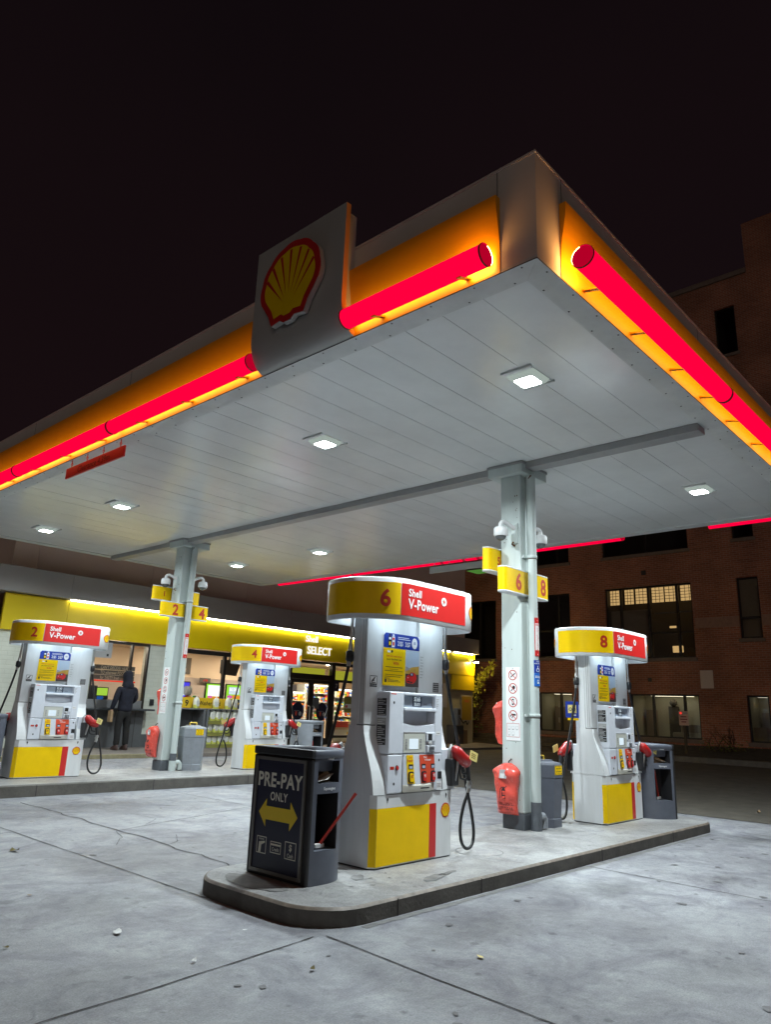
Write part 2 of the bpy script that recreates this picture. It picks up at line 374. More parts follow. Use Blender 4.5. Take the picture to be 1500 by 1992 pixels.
brickmat('painted_brick', (0.60, 0.62, 0.54), (0.585, 0.605, 0.525), (0.55, 0.57, 0.49), 'X', bump=0.5, bw=0.3, bh=0.1)
def concrete(name, base, dark, tint, stains=()):
    m = bpy.data.materials.new(name); m.use_nodes = True; n = m.node_tree; b = n.nodes['Principled BSDF']; L = n.links.new
    t = n.nodes.new('ShaderNodeTexCoord')
    def noi(sc, det=6, ro=0.6, dist=0.0):
        z = n.nodes.new('ShaderNodeTexNoise'); z.inputs['Scale'].default_value = sc; z.inputs['Detail'].default_value = det; z.inputs['Roughness'].default_value = ro; z.inputs['Distortion'].default_value = dist
        L(t.outputs['Object'], z.inputs['Vector']); return z
    def ramp(src, a, b_, ca, cb):
        r = n.nodes.new('ShaderNodeValToRGB'); e = r.color_ramp.elements; e[0].position = a; e[1].position = b_; e[0].color = (*ca, 1); e[1].color = (*cb, 1); L(src, r.inputs[0]); return r.outputs[0]
    def ramp2(src, k):
        m_ = n.nodes.new('ShaderNodeMapRange'); m_.inputs['From Min'].default_value = 1.1; m_.inputs['From Max'].default_value = 2.15; m_.inputs['To Min'].default_value = k; m_.inputs['To Max'].default_value = 1.0
        L(src, m_.inputs['Value']); return m_.outputs[0]
    def mul(a, b_, f=1.0):
        x = n.nodes.new('ShaderNodeMixRGB'); x.blend_type = 'MULTIPLY'; x.inputs[0].default_value = f; L(a, x.inputs[1]); L(b_, x.inputs[2]); return x.outputs[0]
    c = ramp(noi(0.55, 8, 0.62, 0.6).outputs['Fac'], 0.36, 0.62, dark, base)
    c = mul(c, ramp(noi(1.5, 9, 0.72, 1.4).outputs['Fac'], 0.36, 0.56, tint, (1, 1, 1)), 0.9)
    c = mul(c, ramp(noi(3.7, 7, 0.7, 0.5).outputs['Fac'], 0.35, 0.66, (0.80, 0.79, 0.82), (1.16, 1.16, 1.14)), 0.9)
    c = mul(c, ramp(noi(6.5, 5, 0.6, 0.8).outputs['Fac'], 0.60, 0.72, (1, 1, 1), (0.58, 0.57, 0.60)), 0.8)
    c = mul(c, ramp(noi(22, 6, 0.75).outputs['Fac'], 0.32, 0.68, (0.82, 0.82, 0.82), (1.10, 1.10, 1.10)), 0.9)
    c = mul(c, ramp(noi(95, 4, 0.75).outputs['Fac'], 0.34, 0.62, (0.62, 0.62, 0.62), (1.14, 1.14, 1.14)), 0.85)
    wn = noi(9, 3)
    for sc, r0, r1, k, f in ((3.1, 0.05, 0.10, 0.42, 0.8), (1.15, 0.045, 0.085, 0.5, 0.7), (7.3, 0.045, 0.09, 0.5, 0.6)):
        v = n.nodes.new('ShaderNodeTexVoronoi'); v.inputs['Scale'].default_value = sc; v.inputs['Randomness'].default_value = 1.0
        ax = n.nodes.new('ShaderNodeMixRGB'); ax.inputs[0].default_value = 0.07; L(t.outputs['Object'], ax.inputs[1]); L(wn.outputs['Color'], ax.inputs[2]); L(ax.outputs[0], v.inputs['Vector'])
        c = mul(c, ramp(v.outputs['Distance'], r0, r1, (k, k, k+0.02), (1, 1, 1)), f)
    for sx_, sy_, r_, k in stains:
        mp = n.nodes.new('ShaderNodeMapping'); mp.vector_type = 'POINT'; mp.inputs['Location'].default_value = (-sx_/r_, -sy_/(r_*0.6), 0); mp.inputs['Scale'].default_value = (1/r_, 1/(r_*0.6), 0)
        L(t.outputs['Object'], mp.inputs[0]); ln = n.nodes.new('ShaderNodeVectorMath'); ln.operation = 'LENGTH'; L(mp.outputs[0], ln.inputs[0])
        z = noi(4.5, 7, 0.7); ma = n.nodes.new('ShaderNodeMath'); ma.operation = 'MULTIPLY_ADD'; ma.inputs[1].default_value = 2.2; L(z.outputs['Fac'], ma.inputs[0]); L(ln.outputs['Value'], ma.inputs[2])
        c = mul(c, ramp2(ma.outputs[0], k), 1.0)
    L(c, b.inputs['Base Color'])
    rr = n.nodes.new('ShaderNodeMapRange'); rr.inputs['To Min'].default_value = 0.42; rr.inputs['To Max'].default_value = 0.72; L(noi(1.3, 6).outputs['Fac'], rr.inputs['Value']); L(rr.outputs[0], b.inputs['Roughness'])
    bp = n.nodes.new('ShaderNodeBump'); bp.inputs['Strength'].default_value = 0.25; bp.inputs['Distance'].default_value = 0.006; L(noi(120, 4, 0.7).outputs['Fac'], bp.inputs['Height']); L(bp.outputs[0], b.inputs['Normal'])
    MATS[name] = m
concrete('concrete', (0.335, 0.345, 0.358), (0.235, 0.236, 0.248), (0.60, 0.58, 0.64), ((6.5, 3.15, 0.55, 0.5), (10.6, 3.1, 0.8, 0.5), (7.7, 2.6, 0.3, 0.6), (4.6, 3.2, 0.6, 0.62), (2.9, 5.4, 0.9, 0.66), (2.2, 3.9, 0.8, 0.7), (5.2, 10.2, 1.0, 0.66), (8.6, 1.2, 0.9, 0.66), (5.0, 1.7, 0.6, 0.72)))
concrete('island_concrete', (0.385, 0.385, 0.38), (0.26, 0.255, 0.25), (0.72, 0.71, 0.70))
# ================================================================== GROUND
def smooth(t): t = max(0.0, min(1.0, t)); return t*t*(3-2*t)
def zg(x, y): return max(0.17*smooth((y-13.2)/3.0), 0.12*smooth((x-13)/11.0))
def grid_sheet(b, xs, ys, m, dz=0.0):
    nx, ny = len(xs), len(ys)
    b.add([(x, y, zg(x, y)+dz) for y in ys for x in xs], [(j*nx+i, j*nx+i+1, (j+1)*nx+i+1, (j+1)*nx+i) for j in range(ny-1) for i in range(nx-1)], m, True)
def steps(a, b, n): return [a+(b-a)*i/n for i in range(n+1)]
g = MB()
grid_sheet(g, [-60, -20, -5]+steps(0, 30, 40)+[45, 80], [-60, -20, -5]+steps(0, 24, 40)+[40, 80], 'concrete')
def ground_line(pts, w0, jag, m='joint_dark', z=0.004, seg=0.06):
    """dark joint or crack lying on the slab, ragged edges"""
    out = []
    for (xa, ya), (xb, yb) in zip(pts[:-1], pts[1:]):
        L = math.hypot(xb-xa, yb-ya); n = max(2, int(L/seg)); nx, ny = -(yb-ya)/L, (xb-xa)/L
        for i in range(n+(1 if (xb, yb) == pts[-1] else 0)):
            t = i/n; o = jag*noise.noise((xa*3+t*L*2.2, ya*3, 1.7))*2; hw = w0*(0.7+0.6*rnd.random())/2
            px, py = xa+(xb-xa)*t+nx*o, ya+(yb-ya)*t+ny*o
            out.append(((px+nx*hw, py+ny*hw), (px-nx*hw, py-ny*hw)))
    v = [];
    for a, b_ in out: v += [(a[0], a[1], zg(*a)+z), (b_[0], b_[1], zg(*b_)+z)]
    g.add(v, [(2*i, 2*i+1, 2*i+3, 2*i+2) for i in range(len(out)-1)], m)
ground_line([(3.585, 12.2), (3.60, 9.0), (3.58, 5.06), (3.60, 4.95)], 0.010, 0.006)
ground_line([(-3, 3.25), (0, 3.47), (1.77, 3.61), (3.55, 3.76)], 0.010, 0.009)
ground_line([(3.63, 3.73), (3.56, 2.9), (3.50, 2.05), (3.4, -0.5), (3.3, -3)], 0.011, 0.005)
ground_line([(7.15, 3.70), (7.07, 2.05), (6.9, -2)], 0.012, 0.004)
ground_line([(4.54, 8.09), (6.95, 8.9), (9.5, 9.75)], 0.010, 0.006)
ground_line([(4.62, 10.9), (4.60, 9.6), (4.56, 8.13), (4.50, 7.2), (4.42, 6.8), (4.50, 6.35), (4.41, 5.88), (4.2, 5.4)], 0.014, 0.035)
ground_line([(4.56, 8.13), (4.30, 7.6), (4.1, 7.3)], 0.006, 0.03)
ground_line([(5.0, 8.3), (5.35, 8.7), (5.3, 9.2)], 0.006, 0.03)
ground_line([(4.46, 7.0), (4.75, 7.15), (4.9, 7.5)], 0.006, 0.03)
ground_line([(-2, 8.1), (3.58, 8.6)], 0.010, 0.004)
ground_line([(7.1, 11.3), (7.0, 5.5)], 0.010, 0.004)
ground_line([(11.0, 3.5), (10.9, -4)], 0.012, 0.004)
mat('drip', (0.135, 0.13, 0.135), 0.55, var=0.3, vscale=20)
def blob(b, cx, cy, rx, ry, z, m, seed, rot=0.0, n=26):
    p = []
    for k in range(n):
        a = 2*math.pi*k/n; r = 1+0.45*noise.noise((math.cos(a)*1.4+seed, math.sin(a)*1.4, seed*2.1))
        x, y = math.cos(a)*rx*r, math.sin(a)*ry*r; p.append((cx+x*math.cos(rot)-y*math.sin(rot), cy+x*math.sin(rot)+y*math.cos(rot)))
    b.flat(p, lambda x, y, d=0: (x, y, z), m)
# worn grout and dirt along the foot of the nearer kerb
ground_line([(3.95, 3.70), (5.4, 3.71), (8.2, 3.70), (10.5, 3.71)], 0.06, 0.012, 'stain', 0.003, 0.12)
rd = random.Random(21)
for k in range(70):
    x, y = rd.uniform(1.6, 11), rd.uniform(-0.5, 3.6)
    r_ = rd.uniform(0.008, 0.03); blob(g, x, y, r_*rd.uniform(1, 2), r_, 0.0045, 'drip', k*1.37, rd.uniform(0, 3))
for k in range(26):
    x, y = rd.uniform(2.0, 9), rd.uniform(4, 11)
    if 3.4 < x and y < 5.6: continue
    r_ = rd.uniform(0.008, 0.025); blob(g, x, y, r_*rd.uniform(1, 2.4), r_, 0.0045, 'drip', k*2.1, rd.uniform(0, 3))
go = g.build('forecourt'); tag(go, kind='structure')
a = MB(); grid_sheet(a, [12.3, 13, 14]+steps(15, 40, 14), [-40, -15, -4]+steps(0, 15.9, 16), 'asphalt', 0.006)
tag(a.build('asphalt_lane'), kind='structure')

# islands
def island(name, x0, x1, y0, y1, h, r, joints):
    b = MB()
    def rr(o):
        p = []
        for cx, cy, a0 in ((x1-r, y0+r, -90), (x1-r, y1-r, 0), (x0+r, y1-r, 90), (x0+r, y0+r, 180)):
            for k in range(9):
                t = R(a0+k*11.25); p.append((cx+math.cos(t)*(r-o), cy+math.sin(t)*(r-o)))
        return p
    n = 36
    rings = [[(x, y, z) for x, y in rr(o)] for o, z in ((0, -0.05), (0, h-0.018), (0.003, h-0.016), (0.012, h-0.004), (0.022, h))]
    b.loft(rings[:2], 'kerb_face', False, True, False); b.loft(rings[1:], 'edge_rust' if name == 'pump_island' else 'kerb_face', True, True, False)
    b.flat(rr(0.022), lambda x, y, d=0: (x, y, h), 'island_concrete')
    for s_, v_ in joints:
        if s_ == 'f': b.box(v_-0.005, v_+0.005, y0-0.002, y0+0.01, 0, h-0.012, 'joint_dark')
    return b
b = island('pump_island', 3.60, 11.0, 3.755, 5.36, 0.122, 0.42, [('f', 4.35), ('f', 5.386), ('f', 7.53), ('f', 9.4)])
blob(b, 5.05, 3.98, 0.17, 0.06, 0.126, 'stain', 3.3, 0.25); blob(b, 5.28, 4.02, 0.12, 0.025, 0.126, 'stain', 1.3, 0.1)
blob(b, 3.83, 4.72, 0.17, 0.32, 0.126, 'stain', 5.3); blob(b, 4.55, 4.36, 0.10, 0.05, 0.126, 'stain', 8.3, 0.8)
for k, (x, y) in enumerate(((4.62, 4.28), (4.75, 4.2), (4.45, 4.1), (4.3, 4.18), (4.85, 4.33))): blob(b, x, y, 0.022, 0.009, 0.126, 'stain', k*1.7, k)
ring_f = lambda x, y, d=0: (x, y, 0.1265+d)
b.ring(6.3, 4.42, 0.235, 0.225, ring_f, 'stain')
tag(b.build('pump_island'), kind='structure')
b = island('far_island', 3.0, 11.6, 11.438, 13.35, 0.172, 0.42, [('f', 5.02), ('f', 6.95), ('f', 8.9)])
tag(b.build('pump_island'), kind='structure')

# sidewalk in front of the store, kerbs
b = MB()
sx = steps(-6, 25.2, 30)
def sw(x, y): return 0.245+0.055*smooth((y-15.9)/1.7)
xs, ys = sx, [15.95, 16.4, 17.0, 17.8]
b.add([(x, y, sw(x, y)) for y in ys for x in xs], [(j*31+i, j*31+i+1, (j+1)*31+i+1, (j+1)*31+i) for j in range(3) for i in range(30)], 'sidewalk', True)
b.box(10.4, 25.2, 15.83, 15.95, 0.0, 0.243, 'sidewalk', 0.01)
b.box(-6, 10.4, 15.83, 15.95, 0.0, 0.248, 'kerb_yellow', 0.01)
b.box(25.2, 25.32, 15.83, 22, 0.0, 0.24, 'sidewalk', 0.01)
tag(b.build('sidewalk'), kind='structure')

# ================================================================== CANOPY
X0, Y0, X1, Y1, ZS, ZT = 4.055, 2.346, 12.388, 16.0, 4.60, 5.515
canopy = empty('canopy', ((X0+X1)/2, (Y0+Y1)/2, 0)); tag(canopy, 'broad flat station canopy with red light tubes along its yellow edge', 'canopy')
CL = canopy.location.copy()
def cpart(b, name, parent=None):
    o = b.build(name); o.location = (0, 0, 0)
    if parent is None: o.parent = canopy; o.location = -CL
    else: o.parent = parent
    return o
b = MB()
y = Y0+0.215; k = 0
while y < Y1-0.22:                                   # ceiling boards run along x
    y2 = min(y+0.4125, Y1-0.215)
    for xa, xb in ((X0+0.21, 7.83), (8.03, X1-0.21)):
        b.box(xa, xb, y+0.0025, y2-0.0025, ZS+0.012+0.0015*rnd.random(), ZS+0.03, 'soffit')
    y = y2
b.box(X0+0.05, X1-0.05, Y0+0.05, Y1-0.05, ZS+0.032, ZS+0.06, 'seam_dark')
cpart(b, 'soffit')
b = MB()
t = 0.21; z0, z1 = ZS, ZS+0.03
for poly in ([(X0, Y0), (X0+t, Y0+t), (X0+t, Y1-t), (X0, Y1)], [(X1, Y0), (X1, Y1), (X1-t, Y1-t), (X1-t, Y0+t)],
             [(X0+0.003, Y0), (X1-0.003, Y0), (X1-t-0.003, Y0+t), (X0+t+0.003, Y0+t)], [(X0+0.003, Y1), (X0+t+0.003, Y1-t), (X1-t-0.003, Y1-t), (X1-0.003, Y1)]):
    b.prism(poly, 'z', z0+(0.0 if poly[0][0] in (X0, X1) else 0.0015), z1, 'soffit_trim')
for i in range(60):                                  # screws along the trim
    for x, y in ((X0+0.035, Y0+0.15+i*0.43), (X0+0.18, Y0+0.3+i*0.43), (X0+0.2+i*0.4, Y0+0.035), (X0+0.4+i*0.4, Y0+0.18)):
        if x < X1 and y < Y1: b.box(x-0.006, x+0.006, y-0.006, y+0.006, ZS-0.003, ZS+0.001, 'seam_dark')
# dark shadow channel between trim and fascia
for x0, x1, y0, y1 in ((X0-0.004, X0-0.0005, Y0-0.004, Y1), (X0, X1, Y0-0.004, Y0-0.0005)): b.box(x0, x1, y0, y1, ZS-0.003, ZS+0.003, 'seam_dark')
cpart(b, 'soffit_frame')
b = MB()
b.box(7.83, 8.03, Y0+0.21, Y1-0.21, ZS-0.075, ZS+0.03, 'beam_grey', 0.004); cpart(b, 'soffit_beam')
b = MB()
b.box(X0, X0+0.04, Y0, Y1, ZS+0.031, ZT, 'fascia_grey'); b.box(X0+0.04, X1-0.04, Y0, Y0+0.04, ZS+0.031, ZT, 'fascia_grey')
b.box(X1-0.04, X1, Y0, Y1, ZS+0.031, ZT, 'fascia_grey'); b.box(X0+0.04, X1-0.04, Y1-0.04, Y1, ZS+0.031, ZT, 'fascia_grey')
b.box(X0-0.008, X0+0.06, Y0-0.008, Y1+0.008, ZT-0.002, ZT+0.02, 'fascia_grey', 0.003); b.box(X0+0.061, X1, Y0-0.008, Y0+0.06, ZT-0.002, ZT+0.02, 'fascia_grey', 0.003)
for y in (2.68+0.004, 8.3, 11.2, 14.1): b.box(X0-0.0015, X0, y-0.003, y+0.003, ZS+0.04, ZT, 'seam_dark')
for x in (4.45-0.004, 7.4, 10.3): b.box(x-0.003, x+0.003, Y0-0.0015, Y0, ZS+0.04, ZT, 'seam_dark')
cpart(b, 'fascia')
b = MB(); b.box(X0+0.045, X1-0.045, Y0+0.045, Y1-0.045, ZT-0.12, ZT-0.06, 'seam_dark'); cpart(b, 'roof')
OG = [(0.006, 4.604), (0.006, 4.74), (0.010, 4.83), (0.018, 4.92), (0.031, 5.01), (0.045, 5.09), (0.056, 5.16), (0.060, 5.22), (0.060, 5.262)]
for kind, f, s, a0, a1 in (('x', X0, -1, 2.66, 4.25), ('x', X0, -1, 5.46, 15.7), ('y', Y0, -1, 4.40, 12.1), ('x', X1, 1, 2.7, 4.1), ('x', X1, 1, 5.6, 15.6)):
    b = MB()
    p = [(f+s*o, z) for o, z in OG]+[(f+s*0.003, 5.262), (f+s*0.003, 4.604)]
    ax = 'y' if kind == 'x' else 'x'
    P = (lambda q, t: (q[0], t, q[1])) if kind == 'x' else (lambda q, t: (t, q[0], q[1]))
    n = len(p); r0 = [P(q, a0) for q in p]; r1 = [P(q, a1) for q in p]
    b.add(r0+r1, [(i, i+1, n+i+1, n+i) for i in range(len(OG)-1)], 'fascia_yellow', True)
    b.add(r0+r1, [(i, (i+1) % n, n+(i+1) % n, n+i) for i in range(len(OG)-1, n)], 'fascia_yellow')
    b.add(r0, [tuple(range(n))], 'fascia_yellow'); b.add(r1, [tuple(range(n))], 'fascia_yellow')
    cpart(b, 'yellow_band')
TR = 0.089
def tube_seg(kind, f, s, a0, a1, capa, brk, lit=True):
    """red acrylic tube; its back, turned to the yellow band, glows amber"""
    P = (lambda o, z, t: (f+s*o, t, z)) if kind == 'x' else (lambda o, z, t: (t, f+s*o, z))
    oc, zc = ((0.128, 4.712) if kind == 'x' else (0.2, 4.69)) if lit else (0.2, 4.685); n = 28
    b = MB(); rings = [[], []]
    for e, t in enumerate((a0, a1)):
        rings[e] = [P(oc+TR*math.cos(2*math.pi*k/n), zc+TR*math.sin(2*math.pi*k/n), t) for k in range(n)]
    for k in range(n):
        a = (k+0.5)*360/n; back = lit and 108 < a < (216 if capa else 221)
        k2 = (k+1) % n
        if back and capa:                            # back near the open end, brightness added to light the canopy corner
            mid = [P(oc+TR*math.cos(2*math.pi*j/n), zc+TR*math.sin(2*math.pi*j/n), a0+0.30) for j in (k, k2)]
            b.add([rings[0][k], rings[0][k2], mid[1], mid[0]], [(0, 1, 2, 3)], 'tube_amber_boost', True); b.add([mid[0], mid[1], rings[1][k2], rings[1][k]], [(0, 1, 2, 3)], 'tube_amber', True)
        else: b.add([rings[0][k], rings[0][k2], rings[1][k2], rings[1][k]], [(0, 1, 2, 3)], 'tube_amber' if back else 'tube_red', True)
    for e, t in enumerate((a0, a1)):
        d = 0.012 if e == 0 else -0.012
        b.loft([[P(oc+(TR+q)*math.cos(2*math.pi*k/n), zc+(TR+q)*math.sin(2*math.pi*k/n), tt) for k in range(n)] for q, tt in ((0.0, t), (0.004, t), (0.004, t+d), (0.0, t+d))], 'rust', False, True, False)
        if True:
            b.add([P(oc+TR*math.cos(2*math.pi*k/n), zc+TR*math.sin(2*math.pi*k/n), t+d*0.6) for k in range(n)], [tuple(range(n))], 'tube_end')
    o = cpart(b, 'light_tube')
    for t in brk:
        if not a0 < t < a1: continue
        q = MB(); u = 0.022
        q.add([P(0.008, 4.675, t-u), P(0.008, 4.675, t+u), P(oc+0.01, 4.625, t+u), P(oc+0.01, 4.625, t-u), P(0.008, 4.660, t-u), P(0.008, 4.660, t+u), P(oc+0.01, 4.613, t+u), P(oc+0.01, 4.613, t-u)],
              [(0,1,2,3), (7,6,5,4), (0,4,5,1), (1,5,6,2), (2,6,7,3), (3,7,4,0)], 'fascia_yellow')
        q.add([P(0.02, 4.654, t-0.012), P(0.02, 4.654, t+0.012), P(0.06, 4.642, t+0.012), P(0.06, 4.642, t-0.012)], [(3,2,1,0)], 'edge_rust')
        cpart(q, 'bracket', o)
tube_seg('x', X0, -1, 2.70, 4.19, True, [2.95, 3.85])
for a0, a1 in ((5.51, 8.35), (8.36, 11.26), (11.27, 14.18), (14.19, 15.6)): tube_seg('x', X0, -1, a0, a1, False, [5.75, 6.75, 7.72, 8.75, 9.75, 10.75, 11.7, 12.7, 13.6, 14.6])
for a0, a1 in ((4.36, 7.42), (7.43, 9.6), (9.61, 12.05)): tube_seg('y', Y0, -1, a0, a1, a0 < 5, [4.75, 5.62, 6.5, 7.3, 8.1, 9.0, 10.0, 11.0])
for a0, a1 in ((2.7, 4.08), (5.62, 8.5), (8.52, 8.82), (8.86, 9.2), (9.24, 9.8), (9.84, 12.6), (12.62, 15.5)): tube_seg('x', X1, 1, a0, a1, True, [3.2, 6.5, 7.5, 10.5, 12, 14], False)

def emblem_panel(xf, s, ya, yb, mark):
    b = MB()
    D = 0.185; prof = [(D, 5.90), (D, 4.93)]
    for k in range(1, 11):
        t = R(90*k/10); prof.append((D-0.185*(1-math.cos(t)) if k < 10 else 0.0, 4.93-0.325*math.sin(t)))
    inner = [(max(o-0.055, 0.0), z+(0.0 if i < 2 else 0.03)) for i, (o, z) in enumerate(prof)]
    inner[-1] = (0.0, 4.665)
    n = len(prof); o1 = [(xf+s*o, z) for o, z in prof]; o2 = [(xf+s*o, z) for o, z in inner]
    for y in (ya, yb):
        for i in range(n-1): b.add([(o1[i][0], y, o1[i][1]), (o1[i+1][0], y, o1[i+1][1]), (o2[i+1][0], y, o2[i+1][1]), (o2[i][0], y, o2[i][1])], [(0,1,2,3)], 'edge_glow')  # orange glow of the tubes painted into the edge colour
    for pr in (o1, o2): b.loft([[(x, y, z) for x, z in pr] for y in (ya, yb)], 'emblem_white', True, False, False)
    b.add([(o1[0][0], ya, 5.90), (o1[0][0], yb, 5.90), (o2[0][0], yb, 5.90), (o2[0][0], ya, 5.90)], [(0,1,2,3)], 'emblem_white')
    b.box(xf+s*0.002, xf+s*0.12, ya+0.05, yb-0.05, 4.70, 5.86, 'fascia_grey')
    o = cpart(b, 'emblem_panel')
    if mark:
        b = MB(); fr = frame((xf-D, (ya+yb)/2+0.02, 5.30), (0, -0.95, 0), (0, 0, 1))
        sz = 0.90
        pecten(b, 0, 0, sz, fr, 'emblem_white', 'emblem_white', 0.012, 0.05)
        pecten(b, 0, 0, sz*0.995, fr, 'red', 'yellow', 0.068, 0.004)
        cpart(b, 'emblem', o)
emblem_panel(X0, -1, 4.20, 5.49, True)
emblem_panel(X1, 1, 4.16, 5.55, False)

# canopy columns
def column(cx, cy, zb, pipe_dx, light_base):
    b = MB(); h = 0.15
    b.box(cx-h, cx+h, cy-h, cy+h, zb+0.18, 4.47, 'column_paint', 0.018, 3)
    b.box(cx-h-0.003, cx+h+0.003, cy-h-0.003, cy+h+0.003, zb-0.01, zb+0.18, 'plinth_grey', 0.018, 3)
    rn = random.Random(int(cx*100+cy*10))
    fl = fr_left(cx-h, cy, 0)
    for i in range(26):                              # chips and scuffs in the paint
        z = zb+0.3+rn.random()*3.9 if i % 2 else 3.5+rn.random()*0.8; r_ = 0.003+rn.random()*0.006
        b.ell(rn.uniform(-0.12, 0.12), z, r_, r_*(0.6+rn.random()), fl, 'rust', 0.0015, 7)
    o = cpart(b, 'column')
    b = MB()
    b.box(cx-0.24, cx+0.38, cy-0.24, cy+0.29, 4.455, ZS-0.012, 'column_paint', 0.01); b.box(cx-0.25, cx+0.39, cy-0.25, cy+0.30, ZS-0.03, ZS+0.005, 'beam_grey', 0.004)
    cpart(b, 'collar', o)
    px, py, pr = cx+pipe_dx, cy-h-0.08, 0.060
    b = MB(); b.tube([(px, py, zb+0.30), (px, py, 2.0), (px, py, 4.46)], pr, 'column_paint', 18)
    b.tube([(px, py, zb), (px, py, zb+0.18)], pr+0.008, 'column_paint' if light_base else 'plinth_grey', 18)
    b.tube([(px, py, zb+0.17), (px, py, zb+0.31)], pr+0.003, 'plinth_grey', 18)
    b.tube([(px+0.03, py-0.01, zb+0.15), (px+0.12, py-0.01, zb+0.15), (px+0.15, py-0.01, zb+0.12), (px+0.155, py-0.01, zb+0.02)], 0.045, 'column_paint' if light_base else 'bin_grey_light', 12)
    for z in (1.41, 3.36): b.lathe([(pr+0.002, -0.02), (pr+0.008, -0.018), (pr+0.008, 0.018), (pr+0.002, 0.02)], (px, py, z), 'column_paint'); b.box(px-pr-0.05, px+pr*0.2, py+0.05, py+0.088, z-0.015, z+0.015, 'column_paint'); b.lathe([(pr+0.003, 0.0), (pr+0.003, 0.006)], (px, py, z-0.03), 'rust')
    b.tube([(px-0.05, py, 4.40), (px-0.05, py-0.03, 4.44), (px+0.03, py, 4.46)], 0.012, 'rust', 8)
    cpart(b, 'downpipe', o)
    return px, py
CR = (7.98, 5.01, 0.122); CLc = (7.98, 12.87, 0.172)
PRp = column(*CR, -0.012, False); PLp = column(*CLc, 0.045, True)

# ceiling lights
lb = MB()
def make_light():
    t = empty('canopy_light', (0, 0, 0))
    b = MB(); b.box(-0.20, 0.20, -0.15, 0.15, -0.010, 0.012, 'soffit', 0.006); b.box(-0.225, -0.203, -0.17, 0.17, -0.022, 0.012, 'soffit_trim', 0.004); b.box(0.203, 0.225, -0.17, 0.17, -0.022, 0.012, 'soffit_trim', 0.004)
    b.loft([[(sx*q, sy*q, z) for sx, sy in ((-1, -1), (1, -1), (1, 1), (-1, 1))] for q, z in ((0.155, -0.010), (0.125, -0.055))], 'rim_glow', False)  # sloped housing sides glow, standing in for the lamp's soft halo
    b.build('housing', t)
    b = MB(); pts = []
    for cx, cy, a0 in ((0.075, -0.075, -90), (0.075, 0.075, 0), (-0.075, 0.075, 90), (-0.075, -0.075, 180)):
        for k in range(5): a = R(a0+k*22.5); pts.append((cx+0.03*math.cos(a), cy+0.03*math.sin(a)))
    b.flat(pts, lambda x, y, d=0: (x, -y, -0.0565), 'led'); b.build('diffuser', t)
    la = bpy.data.lights.new('lamp', 'AREA'); la.shape = 'SQUARE'; la.size = 0.19; la.energy = LED_W; la.spread = R(162); la.color = (0.83, 0.95, 0.99)
    lo = bpy.data.objects.new('lamp', la); scene.collection.objects.link(lo); lo.parent = t; lo.location = (0, 0, -0.062)
    return t
LED_W = 152
LP = [(5.70, 3.43, 'front bay, nearest the canopy corner'), (5.70, 6.33, 'front bay, second from the canopy corner'), (5.69, 11.33, 'front bay, beside the red clearance board'), (5.70, 14.31, 'front bay, farthest from the corner'),
      (10.12, 11.19, 'bay behind the beam, between pump 4 and pump 6'), (10.06, 14.0, 'bay behind the beam, nearest the shop doors'), (10.25, 3.41, 'bay behind the beam, above pump 8'), (10.15, 6.30, 'bay behind the beam, hidden beyond the nearer column')]
L0 = make_light()
for i, (x, y, t) in enumerate(LP):
    o = L0 if i == 0 else copy_tree(L0); o.location = (x, y, ZS+0.012); o.rotation_euler.z = 0
    for ch in o.children:
        if ch.type == 'LIGHT': ch.data = ch.data.copy(); ch.data.energy = LED_W*(1.38, 1.0, 0.85, 0.85, 0.9, 0.9, 1.25, 1.0)[i]
    tag(o, 'lit square ceiling lamp in the '+t, 'ceiling light', 'lamps set in the canopy ceiling')

# clearance boards
mat('digit_dark', (0.20, 0.008, 0.012), 0.5)
def clearance(xf, face, ya, yb, z0, z1, text_):
    t = empty('clearance_sign', (xf, (ya+yb)/2, z0))
    b = MB(); b.box(-0.012, 0.012, -(yb-ya)/2, (yb-ya)/2, 0, z1-z0, 'red' if text_ else 'emblem_white', 0.003)
    if text_:
        b.text('Clearance 4.39m', 0, 0.030, 0.085, fr_left(-0.0125), 'digit_dark', 0.001, 0.012, sx=1.05)
    b.build('board', t)
    n = 4
    for k in range(n):
        q = MB(); y = -(yb-ya)/2+0.13+k*((yb-ya)-0.26)/(n-1)
        q.tube([(0, y, z1-z0-0.005), (0, y, z1-z0+0.02), (0.008, y-0.012, z1-z0+0.05), (0, y, z1-z0+0.075), (-0.006, y+0.01, z1-z0+0.05), (0, y, z1-z0+0.02)], 0.005, 'orange_red' if text_ else 'steel', 6)
        q.tube([(0, y, z1-z0+0.05), (0, y, ZS-z0)], 0.006, 'orange_red' if text_ else 'steel', 6)
        q.build('hook', t)
    return t
t = clearance(X0+0.02, -1, 8.24, 9.85, 4.345, 4.492, True); tag(t, 'long red clearance board hanging from the yellow canopy edge', 'clearance sign', 'boards hung from the canopy edge')
t = clearance(X1+0.02, 1, 8.56, 10.05, 4.37, 4.515, False); tag(t, 'pale back of a clearance board below the far canopy edge', 'clearance sign', 'boards hung from the canopy edge')
